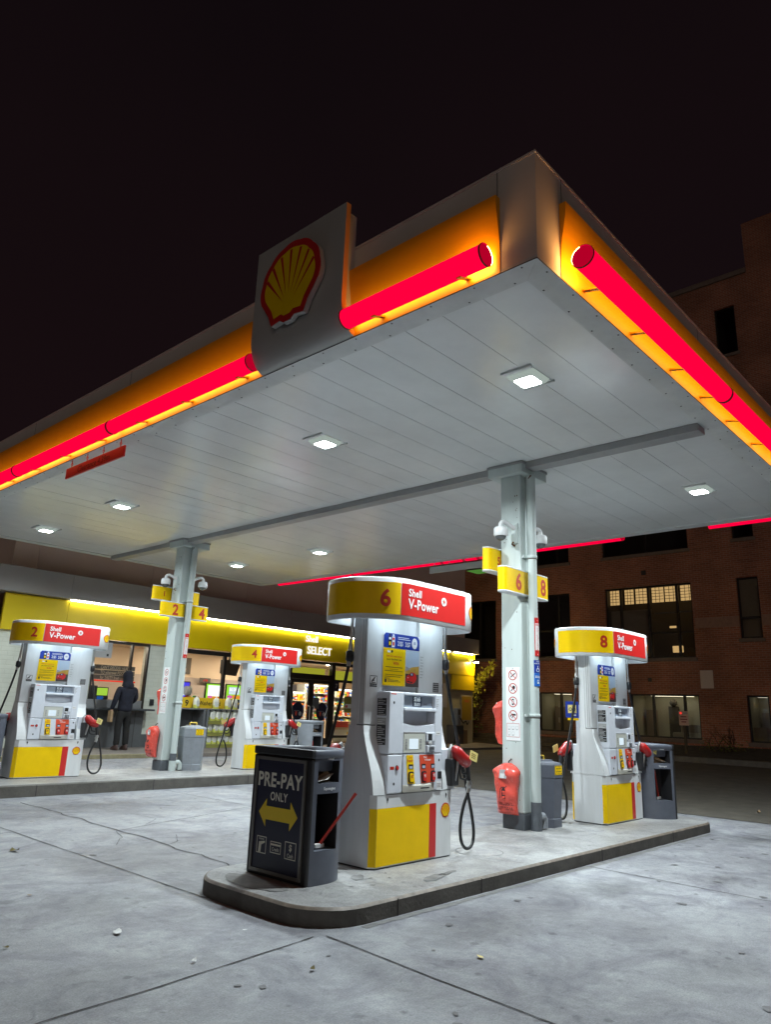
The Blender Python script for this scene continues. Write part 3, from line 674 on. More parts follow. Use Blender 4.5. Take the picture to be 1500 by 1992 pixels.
# ================================================================== FUEL PUMPS
def catmull(p, n=5):
    out = []
    for i in range(len(p)-1):
        a, b, c, d = p[max(i-1, 0)], p[i], p[i+1], p[min(i+2, len(p)-1)]
        for k in range(n):
            t = k/n; out.append(tuple(0.5*((2*b[j])+(-a[j]+c[j])*t+(2*a[j]-5*b[j]+4*c[j]-d[j])*t*t+(-a[j]+3*b[j]-3*c[j]+d[j])*t**3) for j in range(len(b))))
    return out+[tuple(p[-1])]
HP = [(-.765, .02), (-.755, -.07), (-.70, -.17), (-.61, -.28), (-.52, -.355), (-.43, -.395), (-.30, -.412), (0, -.418), (.3, -.416), (.54, -.405), (.65, -.37), (.715, -.29), (.75, -.18), (.765, -.08), (.765, -.02)]
HC = catmull(HP, 5)
HS = [0.0]
for p, q in zip(HC[:-1], HC[1:]): HS.append(HS[-1]+math.hypot(q[0]-p[0], q[1]-p[1]))
def hpos(s):
    if s < 0: x, y, nx, ny = hpos(HS[-1]+s); return -x, -y, -nx, -ny
    if s > HS[-1]: x, y, nx, ny = hpos(s-HS[-1]); return -x, -y, -nx, -ny
    for i in range(len(HS)-1):
        if HS[i+1] >= s: break
    t = (s-HS[i])/max(1e-9, HS[i+1]-HS[i]); p, q = HC[i], HC[i+1]; d = Vector((q[0]-p[0], q[1]-p[1])).normalized()
    return p[0]+(q[0]-p[0])*t, p[1]+(q[1]-p[1])*t, d.y, -d.x
SPLIT = next(HS[i] for i in range(len(HC)) if HC[i][0] > -.468)
def hfr(s0, z0):
    def f(x, y, d=0.0):
        px, py, nx, ny = hpos(s0+x); return (px+nx*d, py+ny*d, z0+y)
    return f
def hband(b, s0, s1, z0, z1, m, off):
    f = hfr(0, 0); n = max(2, int((s1-s0)/0.03)); S = [s0+(s1-s0)*i/n for i in range(n+1)]
    b.add([f(s, z, off) for s in S for z in (z0, z1)], [(2*i, 2*i+2, 2*i+3, 2*i+1) for i in range(n)], m, True)
HB, HT = 2.07, 2.452
def number_panel(num, root, rot):
    b = MB(); b.sub = 0.03; hband(b, -0.26, SPLIT-0.008, HB+0.047, HT-0.045, 'yellow', 0.0025)
    b.text(num, 0, -0.072, 0.150, hfr(SPLIT-0.150, (HB+HT)/2), 'digit_red', 0.0055, 0.028, sx=0.95)
    o = b.build('number_panel', root); o.rotation_euler.z = rot; return o

def make_pump():
    root = empty('fuel_pump', (0, 0, 0))
    c, hx, hy = 0.045, 0.56, 0.24
    plan = [(-hx, -hy+c), (-hx+c, -hy), (hx-c, -hy), (hx, -hy+c), (hx, hy-c), (hx-c, hy), (-hx+c, hy), (-hx, hy-c)]
    b = MB(); b.prism(plan, 'z', 0.012, 0.585, 'white_panel'); b.prism([(x*0.985, y*0.97) for x, y in plan], 'z', 0, 0.013, 'black_plastic')
    b.build('base', root)
    for rot in (0, math.pi):
        def put(b, name, parent=root):
            o = b.build(name, parent)
            if parent is root: o.rotation_euler.z = rot
            return o
        fr = fr_front(-hy)
        b = MB(); z0, z1 = 0.022, 0.475
        b.rect(-hx+c, 0.19, z0, z1, fr, 'yellow', 0.003); b.rect(0.19, 0.29, z0, z1, fr, 'red', 0.003)
        e = frame((-hx, -hy+c, 0), (c, -c, 0), (0, 0, 1)); b.rect(0, 1, z0, z1, e, 'yellow', 0.003)
        if rot:
            e = frame((hx-c, -hy, 0), (c, c, 0), (0, 0, 1)); b.rect(0, 1, z0, z1, e, 'yellow', 0.003)
        pecten(b, 0.43, 0.405, 0.135, fr, 'red', 'yellow', 0.003)
        for x in (-0.387, 0.437): b.ell(x, 0.543, 0.011, 0.015, fr, 'ink_black', 0.003, 12); b.rect(x-0.004, x+0.004, 0.515, 0.545, fr, 'ink_black', 0.0025)
        b.rect(-hx+c, hx-c, 0.580, 0.584, fr, 'seam_dark', 0.002)
        put(b, 'lower_panel')
        # curved flank that swells towards the base
        D = [(0.586, 0.236), (0.64, 0.230), (0.70, 0.219), (0.78, 0.198), (0.86, 0.170), (0.94, 0.142), (1.02, 0.116), (1.09, 0.097), (1.15, 0.088)]
        b = MB(); poly = [(-d, z) for z, d in D]; poly += [(d, z) for z, d in reversed(D)]
        b.prism(poly, 'x', -0.565, -0.40, 'white_panel')
        b.box(-0.556, -0.41, -0.0845, 0.0845, 1.15, 1.156, 'seam_dark')
        put(b, 'flank')
        b = MB(); b.box(-0.56, -0.335, -0.086, -0.001, 1.156, 2.255, 'white_panel', 0.008)
        for y in (-0.06, -0.035): b.box(-0.5615, -0.559, y-0.003, y+0.003, 1.17, 2.08, 'grey_plastic')
        f2 = fr_front(-0.086)
        b.rect(-0.505, -0.410, 1.485, 1.585, f2, 'sticker_black', 0.0015); b.rect(-0.499, -0.416, 1.515, 1.579, f2, 'decal_white', 0.0025)
        b.bar(-0.485, 1.53, -0.44, 1.572, 0.012, f2, 'ink_black', 0.0035); b.ell(-0.462, 1.545, 0.014, 0.009, f2, 'ink_black', 0.0035, 12); b.bar(-0.49, 1.523, -0.43, 1.523, 0.006, f2, 'ink_black', 0.0035)
        b.text('NO CELL PHONES', -0.4575, 1.496, 0.009, f2, 'decal_white', 0.0025)
        put(b, 'upright')
        b = MB(); b.box(0.18, 0.56, -0.086, -0.001, 0.98, 2.255, 'white_panel', 0.008)
        b.rect(0.405, 0.495, 1.475, 1.565, f2, 'sticker_black', 0.0015)
        for k in range(4): b.rect(0.412, 0.488, 1.483+k*0.021, 1.494+k*0.021, f2, 'grey_plastic', 0.0025)
        for k in range(8): b.rect(0.20, 0.20+0.05*(0.6+0.4*math.sin(k*2.1)**2), 1.60+k*0.028, 1.606+k*0.028, f2, 'grey_plastic', 0.0018)
        put(b, 'upright')
        # sunk centre panel with promotion poster
        b = MB(); b.box(-0.334, 0.179, -0.050, 0.0, 0.70, 2.255, 'white_panel')
        put(b, 'centre_panel')
        b = MB(); fp = frame((-0.345, -0.092, 1.507), (1, 0, 0), (0, -0.0, 1)); W, H1, H2 = 0.52, 0.345, 0.48
        b.rect(-0.004, W+0.004, -0.004, H2, fp, 'decal_white', -0.002, 0.0015)
        r_ = 0.045
        pts = [(0.0, H1), (W, H1), (W, H2-r_)]+[(W-r_+r_*math.cos(R(a)), H2-r_+r_*math.sin(R(a))) for a in (15, 35, 55, 75, 90)]+[(r_*0.6, H2), (0, H2-r_*0.6)]
        b.flat(pts, fp, 'blue', 0.001)
        b.rect(0.0, 0.315, 0, H1-0.004, fp, 'yellow', 0.001)
        b.rect(0.32, W, 0.12, H1-0.006, fp, 'sky_print', 0.001); b.flat([(0.32, 0.12), (W, 0.12), (W, 0.20), (0.42, 0.185), (0.32, 0.16)], fp, 'hill_print', 0.002)
        b.rect(0.32, W, 0, 0.12, fp, 'road_print', 0.001); b.flat([(0.32, 0.19), (0.40, 0.165), (0.32, 0.145)], fp, 'grey_plastic', 0.003)
        car = [(0.335, 0.045), (0.35, 0.035), (0.43, 0.03), (0.465, 0.05), (0.485, 0.085), (0.475, 0.115), (0.445, 0.135), (0.40, 0.137), (0.37, 0.115), (0.34, 0.10), (0.328, 0.07)]
        b.flat(car, fp, 'red', 0.003); b.flat([(0.375, 0.112), (0.40, 0.131), (0.44, 0.129), (0.435, 0.103), (0.39, 0.10)], fp, 'navy', 0.004); b.flat([(0.395, 0.125), (0.42, 0.127), (0.42, 0.107), (0.40, 0.106)], fp, 'pane_print', 0.005)
        b.flat([(0.345, 0.047), (0.42, 0.036), (0.425, 0.046), (0.35, 0.056)], fp, 'ink_black', 0.004); b.flat([(0.345, 0.085), (0.365, 0.09), (0.36, 0.08)], fp, 'decal_white', 0.004)
        b.ell(0.445, 0.41, 0.042, 0.052, fp, 'decal_white', 0.002); b.text('10', 0.445, 0.400, 0.026, fp, 'blue', 0.003, 0.02)
        b.text('2/$5', 0.235, 0.372, 0.042, fp, 'decal_white', 0.002, 0.02, sx=0.70); b.text('2/$7', 0.345, 0.372, 0.042, fp, 'decal_white', 0.002, 0.02, sx=0.70)
        for k in range(2): b.rect(0.20, 0.38-0.02*k, 0.432+k*0.016, 0.438+k*0.016, fp, 'decal_white', 0.002)
        for x, m1, m2 in ((0.085, 'ink_black', 'yellow'), (0.135, 'decal_white', 'red')):
            b.rect(x-0.02, x+0.02, 0.352, 0.452, fp, m1, 0.002); b.rect(x-0.012, x+0.012, 0.368, 0.40, fp, m2, 0.003); b.rect(x-0.012, x+0.012, 0.455, 0.472, fp, m1, 0.002); b.rect(x-0.014, x+0.014, 0.42, 0.442, fp, m2 if m1 == 'decal_white' else 'decal_white', 0.003)
        pecten(b, 0.022, 0.313, 0.032, fp, 'orange_red', 'yellow', 0.002); b.rect(0.055, 0.095, 0.30, 0.32, fp, 'decal_white', 0.002); b.ell(0.12, 0.312, 0.013, 0.013, fp, 'ink_black', 0.002, 14)
        b.text('Shell Go+ wants to put', 0.155, 0.262, 0.019, fp, 'orange_red', 0.002, 0.012, sx=0.82); b.text("you in the driver's seat", 0.155, 0.232, 0.019, fp, 'ink_black', 0.002, 0.008, sx=0.82)
        b.text('WIN', 0.18, 0.192, 0.027, fp, 'red', 0.002, 0.02)
        for k, (wd, h) in enumerate(((0.24, .006), (0.12, .003), (0.25, .005), (0, 0), (0.25, .005), (0.22, .005), (0.07, .005))):
            if wd: b.rect(0.03 if k > 3 else 0.155-wd/2, (0.03 if k > 3 else 0.155-wd/2)+wd, 0.165-k*0.017, 0.165-k*0.017+h, fp, 'print_brown', 0.002)
        b.rect(0.03, 0.055, 0.028, 0.058, fp, 'navy', 0.002)
        for k in range(2): b.rect(0.07, 0.25-0.03*k, 0.036+k*0.012, 0.041+k*0.012, fp, 'print_brown', 0.002)
        put(b, 'promotion_poster')
        # ---- cabinet with real recesses
        xl, xr, yf = -0.410, 0.352, -0.252
        b = MB(); bk = -0.088
        b.box(xl, -0.213, yf, bk, 0.915, 1.45, 'cabinet_white', 0.010); b.box(xl, -0.213, yf, bk, 0.588, 0.911, 'cabinet_white', 0.010)
        b.box(0.240, xr, yf, bk, 0.915, 1.45, 'cabinet_white', 0.010); b.box(0.240, xr, yf, bk, 0.588, 0.911, 'cabinet_white', 0.010)
        b.box(-0.216, 0.243, yf+0.001, bk, 1.424, 1.449, 'cabinet_white', 0.006)
        b.box(-0.216, 0.243, -0.217, bk, 1.30, 1.43, 'cabinet_white')
        b.box(-0.218, 0.245, yf-0.012, -0.15, 1.284, 1.318, 'cabinet_white', 0.008)
        b.box(-0.216, 0.243, -0.155, bk, 1.10, 1.29, 'cabinet_white')
        n = 12; cu = [(-0.214+0.456*i/n, 1.178-0.022*math.sin(math.pi*i/n)) for i in range(n+1)]
        b.prism([(-0.214, 0.918)]+cu+[(0.242, 0.918)], 'y', yf+0.004, -0.15, 'cabinet_white')
        b.box(-0.210, 0.238, -0.237, bk, 0.60, 0.92, 'cabinet_white')
        # bulging lower console
        n = 14; xs_ = [-0.210+0.448*i/n for i in range(n+1)]
        ring = lambda z, bul: [(x, yf-0.003-bul*math.sin(math.pi*i/n), z) for i, x in enumerate(xs_)]
        b.loft([ring(0.912, 0.002), ring(0.80, 0.008), ring(0.70, 0.014), ring(0.655, 0.018)], 'cabinet_white', True, False, False)
        b.loft([ring(0.655, 0.018), ring(0.650, 0.034), ring(0.640, 0.036), ring(0.592, 0.026)], 'beige_grey', True, False, False)
        for z, k in ((0.592, 0.026),): b.add(ring(z, k)+[(x, bk, z) for x in xs_], [(i, n+1+i, n+2+i, i+1) for i in range(n)], 'beige_grey')
        fc = fr_front(yf)
        for x, z in ((-0.352, 1.354), (-0.325, 0.668), (0.309, 0.853)): b.ell(x, z, 0.011, 0.013, fc, 'ink_black', 0.001, 12)
        b.rect(-0.003, 0.12, 0.617, 0.628, fr_front(yf-0.038), 'ink_black', 0.003, 0.0)
        b.rect(0.29, 0.352, 0.688, 0.752, fc, 'ink_black', 0.001); b.rect(0.274, 0.352, 0.592, 0.668, fc, 'decal_white', 0.0015)
        for k in range(3): b.rect(0.282, 0.34, 0.615+k*0.014, 0.620+k*0.014, fc, 'grey_plastic', 0.0025)
        for k in range(6): b.rect(0.254, 0.254+0.02+0.02*((k*7) % 3)/2, 1.32+k*0.016, 1.325+k*0.016, fc, 'grey_plastic', 0.001)
        b.rect(-0.393, -0.323, 1.425, 1.434, fc, 'orange_red', 0.001); b.rect(0.257, 0.322, 1.075, 1.11, fc, 'decal_white', 0.0012); b.rect(0.262, 0.314, 1.088, 1.095, fc, 'grey_plastic', 0.002)
        fs = fr_left(xl, 0, 0)
        for z0_, z1_, m_ in ((1.34, 1.39, 'sticker_black'), (1.24, 1.335, 'sticker_black'), (1.16, 1.22, 'grey_plastic'), (1.05, 1.16, 'sticker_black'), (0.99, 1.045, 'sticker_black')):
            b.rect(0.105, 0.215, z0_, z1_, fs, m_, 0.0015)
            for k in range(int((z1_-z0_)/0.016)): b.rect(0.115, 0.115+0.09*(0.5+0.5*abs(math.sin(k*1.9+z0_*9))), z0_+0.008+k*0.016, z0_+0.012+k*0.016, fs, 'decal_white', 0.0025)
        put(b, 'cabinet')
        b = MB(); fd = fr_front(-0.218); b.rect(-0.203, 0.23, 1.322, 1.421, fd, 'display_glass', 0.001)
        b.rect(-0.058, 0.072, 1.328, 1.416, fd, 'display_back', 0.002); b.text('53.65', 0.007, 1.376, 0.036, fd, 'lcd', 0.003, 0.01, sx=0.8); b.text('35.011', 0.007, 1.333, 0.030, fd, 'lcd', 0.003, 0.01, sx=0.8)
        b.text('Litres', 0.127, 1.345, 0.015, fd, 'navy', 0.003)
        put(b, 'price_display')
        b = MB(); fk = fr_front(yf+0.004); b.rect(-0.206, 0.097, 0.925, 1.095, fk, 'keypad_grey', 0.0, 0.006); b.rect(-0.206, 0.097, 1.095, 1.104, fk, 'grey_plastic', 0.0, 0.008)
        b.rect(-0.133, -0.006, 0.955, 1.045, fk, 'lcd', 0.0085)
        for s_ in (-0.183, 0.022):
            for k in range(4): b.rect(s_, s_+0.022, 0.958+k*0.024, 0.972+k*0.024, fk, 'grey_plastic', 0.0, 0.009)
        put(b, 'keypad')
        b = MB(); b.box(0.107, 0.234, yf-0.012, yf+0.02, 1.02, 1.10, 'cabinet_white', 0.006); b.rect(0.127, 0.187, 1.03, 1.088, fr_front(yf-0.012), 'ink_black', 0.001)
        b.box(0.112, 0.227, yf-0.02, yf+0.02, 0.925, 0.985, 'cabinet_white', 0.006)
        for i in range(3):
            for j in range(4): b.box(0.137+i*0.026, 0.155+i*0.026, yf-0.024, yf-0.018, 0.931+j*0.0125, 0.939+j*0.0125, 'black_plastic')
        b.ball((0.167, yf-0.004, 1.0), 0.032, 'grey_plastic', (1, 0.5, 0.8))
        b.text('^', 0.172, 1.125, 0.022, fr_front(yf), 'grey_plastic', 0.0005)
        put(b, 'card_reader')
        def slope(x, u, d=0.0):                         # on the bulging console, u = height
            t = (0.912-u)/(0.912-0.655); i = (x+0.210)/0.448; return (x, yf-0.003-(0.002+0.016*t)*math.sin(math.pi*max(0, min(1, i)))-d, u)
        for x0_, x1_, m_, txt in ((-0.170, -0.080, 'yellow', ('Shell', 'Regular')), (0.007, 0.228, 'orange_red', ('Shell', 'V-Power'))):
            b = MB(); k = 5
            P_ = lambda x, u, d: slope(x, u, d)
            xsn = [x0_+(x1_-x0_)*i/k for i in range(k+1)]
            b.add([P_(x+0.02*(0.9-u)/0.25, u, 0.003) for x in xsn for u in (0.905, 0.83, 0.74, 0.662)], [(4*i+j, 4*i+j+1, 4*i+5+j, 4*i+4+j) for i in range(k) for j in range(3)], m_)
            f3 = lambda x, y_, d=0.0: slope(x, y_, 0.003+d)
            b.text(txt[0], x0_+0.05 if m_ == 'yellow' else 0.092, 0.877, 0.016, f3, 'decal_white' if m_ != 'yellow' else 'orange_red', 0.002, 0.015); b.text(txt[1], x0_+0.05 if m_ == 'yellow' else 0.127, 0.852, 0.018, f3, 'decal_white' if m_ != 'yellow' else 'orange_red', 0.002, 0.015)
            po = put(b, 'grade_panel')
            for bx, t_ in (((-0.113, '87'),) if m_ == 'yellow' else ((0.064, '91'), (0.207, '93'))):
                b = MB(); b.rect(bx-0.030, bx+0.030, 0.785, 0.825, f3, 'ink_black', 0.002); b.rect(bx-0.02, bx+0.022, 0.789, 0.812, f3, 'pane_print', 0.003)
                pts = [(bx+0.034*math.copysign(abs(math.cos(a))**0.5, math.cos(a)), 0.718+0.047*math.copysign(abs(math.sin(a))**0.5, math.sin(a))) for a in [2*math.pi*q/20 for q in range(20)]]
                b.flat(pts, f3, 'black_plastic', 0.0, 0.010); b.flat([(bx+(x-bx)*0.72, 0.715+(z-0.718)*0.76) for x, z in pts], f3, m_ if m_ == 'yellow' else 'red', 0.010, 0.008)
                b.text(t_, bx, 0.712, 0.026, f3, 'decal_white' if m_ != 'yellow' else 'digit_red', 0.0195, 0.02, sx=0.85)
                q = b.build('grade_button', po)
        b = MB(); b.rect(-0.38, -0.326, 0.786, 0.812, fc, 'digit_red', 0.001); b.ell(-0.29, 0.80, 0.020, 0.022, fc, 'ink_black', 0.0, 18, 0.004); b.ell(-0.29, 0.80, 0.015, 0.016, fc, 'red', 0.004, 16, 0.009)
        put(b, 'stop_button')
        # ---- nozzle in its boot, and hose
        b = MB(); b.box(0.41, 0.545, -0.205, -0.05, 0.600, 0.95, 'cabinet_white', 0.012)
        b.box(0.462, 0.585, -0.285, -0.20, 0.615, 0.86, 'black_plastic', 0.014)
        b.tube([(0.47, -0.24, 0.86), (0.465, -0.25, 0.93), (0.49, -0.26, 0.985), (0.515, -0.25, 0.965)], 0.013, 'grey_plastic', 10)
        put(b, 'nozzle_boot')
        b = MB()
        b.tube([(0.515, -0.262, 0.972), (0.525, -0.272, 0.955), (0.545, -0.285, 0.915), (0.60, -0.292, 0.868), (0.665, -0.295, 0.838), (0.705, -0.295, 0.818), (0.725, -0.295, 0.805)], [0.018, 0.045, 0.062, 0.064, 0.060, 0.046, 0.024], 'nozzle_red', 16)
        b.box(0.560, 0.690, -0.345, -0.255, 0.815, 0.895, 'nozzle_red', 0.026, 3); b.tube([(0.698, -0.295, 0.823), (0.712, -0.295, 0.812)], 0.040, 'black_plastic', 14)
        nz_ = put(b, 'nozzle')
        b = MB(); b.tube([(0.70, -0.295, 0.80), (0.712, -0.295, 0.74), (0.725, -0.295, 0.66)], [0.026, 0.022, 0.020], 'black_plastic', 12)
        b.tube([(0.585, -0.29, 0.82), (0.580, -0.29, 0.74), (0.60, -0.29, 0.685), (0.655, -0.29, 0.668), (0.70, -0.29, 0.675)], 0.010, 'black_plastic', 8); b.tube([(0.60, -0.29, 0.80), (0.63, -0.29, 0.73), (0.685, -0.29, 0.72)], 0.011, 'black_rubber', 8)
        b.build('trigger', nz_)
        b = MB(); b.tube([(0.56, -0.287, 0.86), (0.545, -0.285, 0.76), (0.53, -0.27, 0.66)], 0.016, 'steel', 10); b.build('spout', nz_)
        b = MB(); e = frame((0.655, -0.352, 0.862), (0.075, -0.03, -0.035), (0.022, 0.0, 0.082)); b.rect(0, 1, 0, 1, e, 'tag_cream', 0.0, 0.006)
        for k in range(3): b.rect(0.15, 0.75, 0.25+k*0.2, 0.32+k*0.2, e, 'print_brown', 0.0075)
        b.build('nozzle_tag', nz_)
        b = MB(); b.tube([(0.725, -0.295, 0.665), (0.738, -0.295, 0.635), (0.722, -0.293, 0.608), (0.735, -0.29, 0.585)], [0.018, 0.026, 0.026, 0.018], 'steel', 12); b.tube([(0.735, -0.29, 0.59), (0.720, -0.29, 0.545)], [0.024, 0.020], 'steel', 12); b.build('swivel', nz_)
        path = catmull([(0.722, -0.29, 0.545), (0.668, -0.275, 0.42), (0.640, -0.262, 0.26), (0.665, -0.255, 0.12), (0.745, -0.25, 0.045), (0.845, -0.245, 0.06), (0.895, -0.235, 0.16), (0.880, -0.22, 0.34), (0.800, -0.19, 0.68), (0.715, -0.155, 1.05), (0.640, -0.12, 1.42), (0.600, -0.10, 1.66)], 6)
        b = MB(); b.tube(path, 0.0155, 'black_rubber', 12); ho = put(b, 'hose')
        b = MB(); b.tube([(0.600, -0.10, 1.66), (0.596, -0.10, 1.70)], [0.018, 0.022], 'steel', 12); b.tube([(0.596, -0.10, 1.70), (0.590, -0.10, 1.715), (0.587, -0.10, 1.79), (0.585, -0.10, 1.80)], [0.022, 0.037, 0.037, 0.024], 'black_plastic', 16)
        b.tube([(0.585, -0.10, 1.80), (0.582, -0.10, 1.86)], [0.024, 0.017], 'steel', 12); b.build('breakaway', ho)
        b = MB(); b.tube([(0.582, -0.10, 1.855), (0.575, -0.10, 2.0), (0.57, -0.10, 2.12)], 0.016, 'steel', 12); b.build('hose_whip', ho)
    # illuminated-style header
    full = HC+[(-x, -y) for x, y in HC[1:-1]]
    b = MB(); sc = lambda k: [(x*k, y*k) for x, y in full]
    b.loft([[(x, y, z) for x, y in sc(k)] for k, z in ((0.965, HB+0.19), (0.970, HB+0.004), (0.985, HB), (1.0, HB+0.010), (1.0, HT-0.012), (0.985, HT), (0.5, HT+0.004))], 'white_panel', True, True, False)
    b.flat(sc(0.965), lambda x, y, d=0: (x, y, HB+0.19), 'white_panel'); b.flat(sc(0.5), lambda x, y, d=0: (x, y, HT+0.004), 'white_panel')
    b.build('header', root)
    for rot in (0, math.pi):
        b = MB(); b.sub = 0.03; hband(b, SPLIT, SPLIT+0.945, HB+0.047, HT-0.045, 'red', 0.0025)
        f = hfr(SPLIT, (HB+HT)/2)
        b.text('Shell', 0.080, 0.036, 0.068, f, 'decal_white', 0.005, 0.020, 'L', sx=0.92); b.text('V-Power', 0.075, -0.075, 0.088, f, 'decal_white', 0.005, 0.022, 'L', sx=0.90)
        b.ell(0.585, 0.045, 0.041, 0.041, f, 'decal_white', 0.005); b.ell(0.585, 0.045, 0.014, 0.014, f, 'orange_red', 0.006, 12)
        for k in range(8): a = R(45*k); b.bar(0.585+0.016*math.cos(a), 0.045+0.016*math.sin(a), 0.585+0.028*math.cos(a), 0.045+0.028*math.sin(a), 0.005, f, 'print_brown', 0.006)
        pecten(b, 1.085, -0.005, 0.145, f, 'orange_red', 'yellow', 0.004)
        o = b.build('header_sign', root); o.rotation_euler.z = rot
        b = MB(); b.box(-0.46, 0.46, -0.30, -0.22, HB+0.155, HB+0.188, 'grey_plastic', 0.004)
        b.rect(-0.44, -0.14, -0.29, -0.23, lambda x, y, d=0: (x, -0.52-y, HB+0.153), 'header_lamp'); b.rect(0.14, 0.44, -0.29, -0.23, lambda x, y, d=0: (x, -0.52-y, HB+0.153), 'header_lamp')
        o = b.build('header_lamp', root); o.rotation_euler.z = rot
    return root
mat('sky_print', (0.50, 0.60, 0.72), 0.45); mat('hill_print', (0.55, 0.33, 0.05), 0.45, var=0.3, vscale=12); mat('road_print', (0.06, 0.045, 0.04), 0.45)
mat('pane_print', (0.40, 0.46, 0.58), 0.4); mat('print_brown', (0.16, 0.09, 0.01), 0.5)
mat('display_glass', (0.36, 0.42, 0.50), 0.15); mat('display_back', (0.05, 0.07, 0.11), 0.2)
P0 = make_pump()
PUMPS = [((5.374, 4.70, 0.122), '6', '5', 'white and yellow fuel pump numbered 6, nearest, behind the dark pre-pay bin'),
         ((9.660, 4.70, 0.122), '8', '7', 'white and yellow fuel pump numbered 8, right of the 5-6-8 column'),
         ((5.525, 12.53, 0.172), '2', '1', 'white and yellow fuel pump numbered 2, in front of the pay window'),
         ((9.992, 12.53, 0.172), '4', '3', 'white and yellow fuel pump numbered 4, in front of the washer fluid rack')]
pump_roots = [P0]+[copy_tree(P0) for _ in PUMPS[1:]]
for o, (loc, n1, n2, lab) in zip(pump_roots, PUMPS):
    o.location = loc; tag(o, lab, 'fuel pump', 'fuel pumps on the two islands'); number_panel(n1, o, 0); number_panel(n2, o, math.pi)
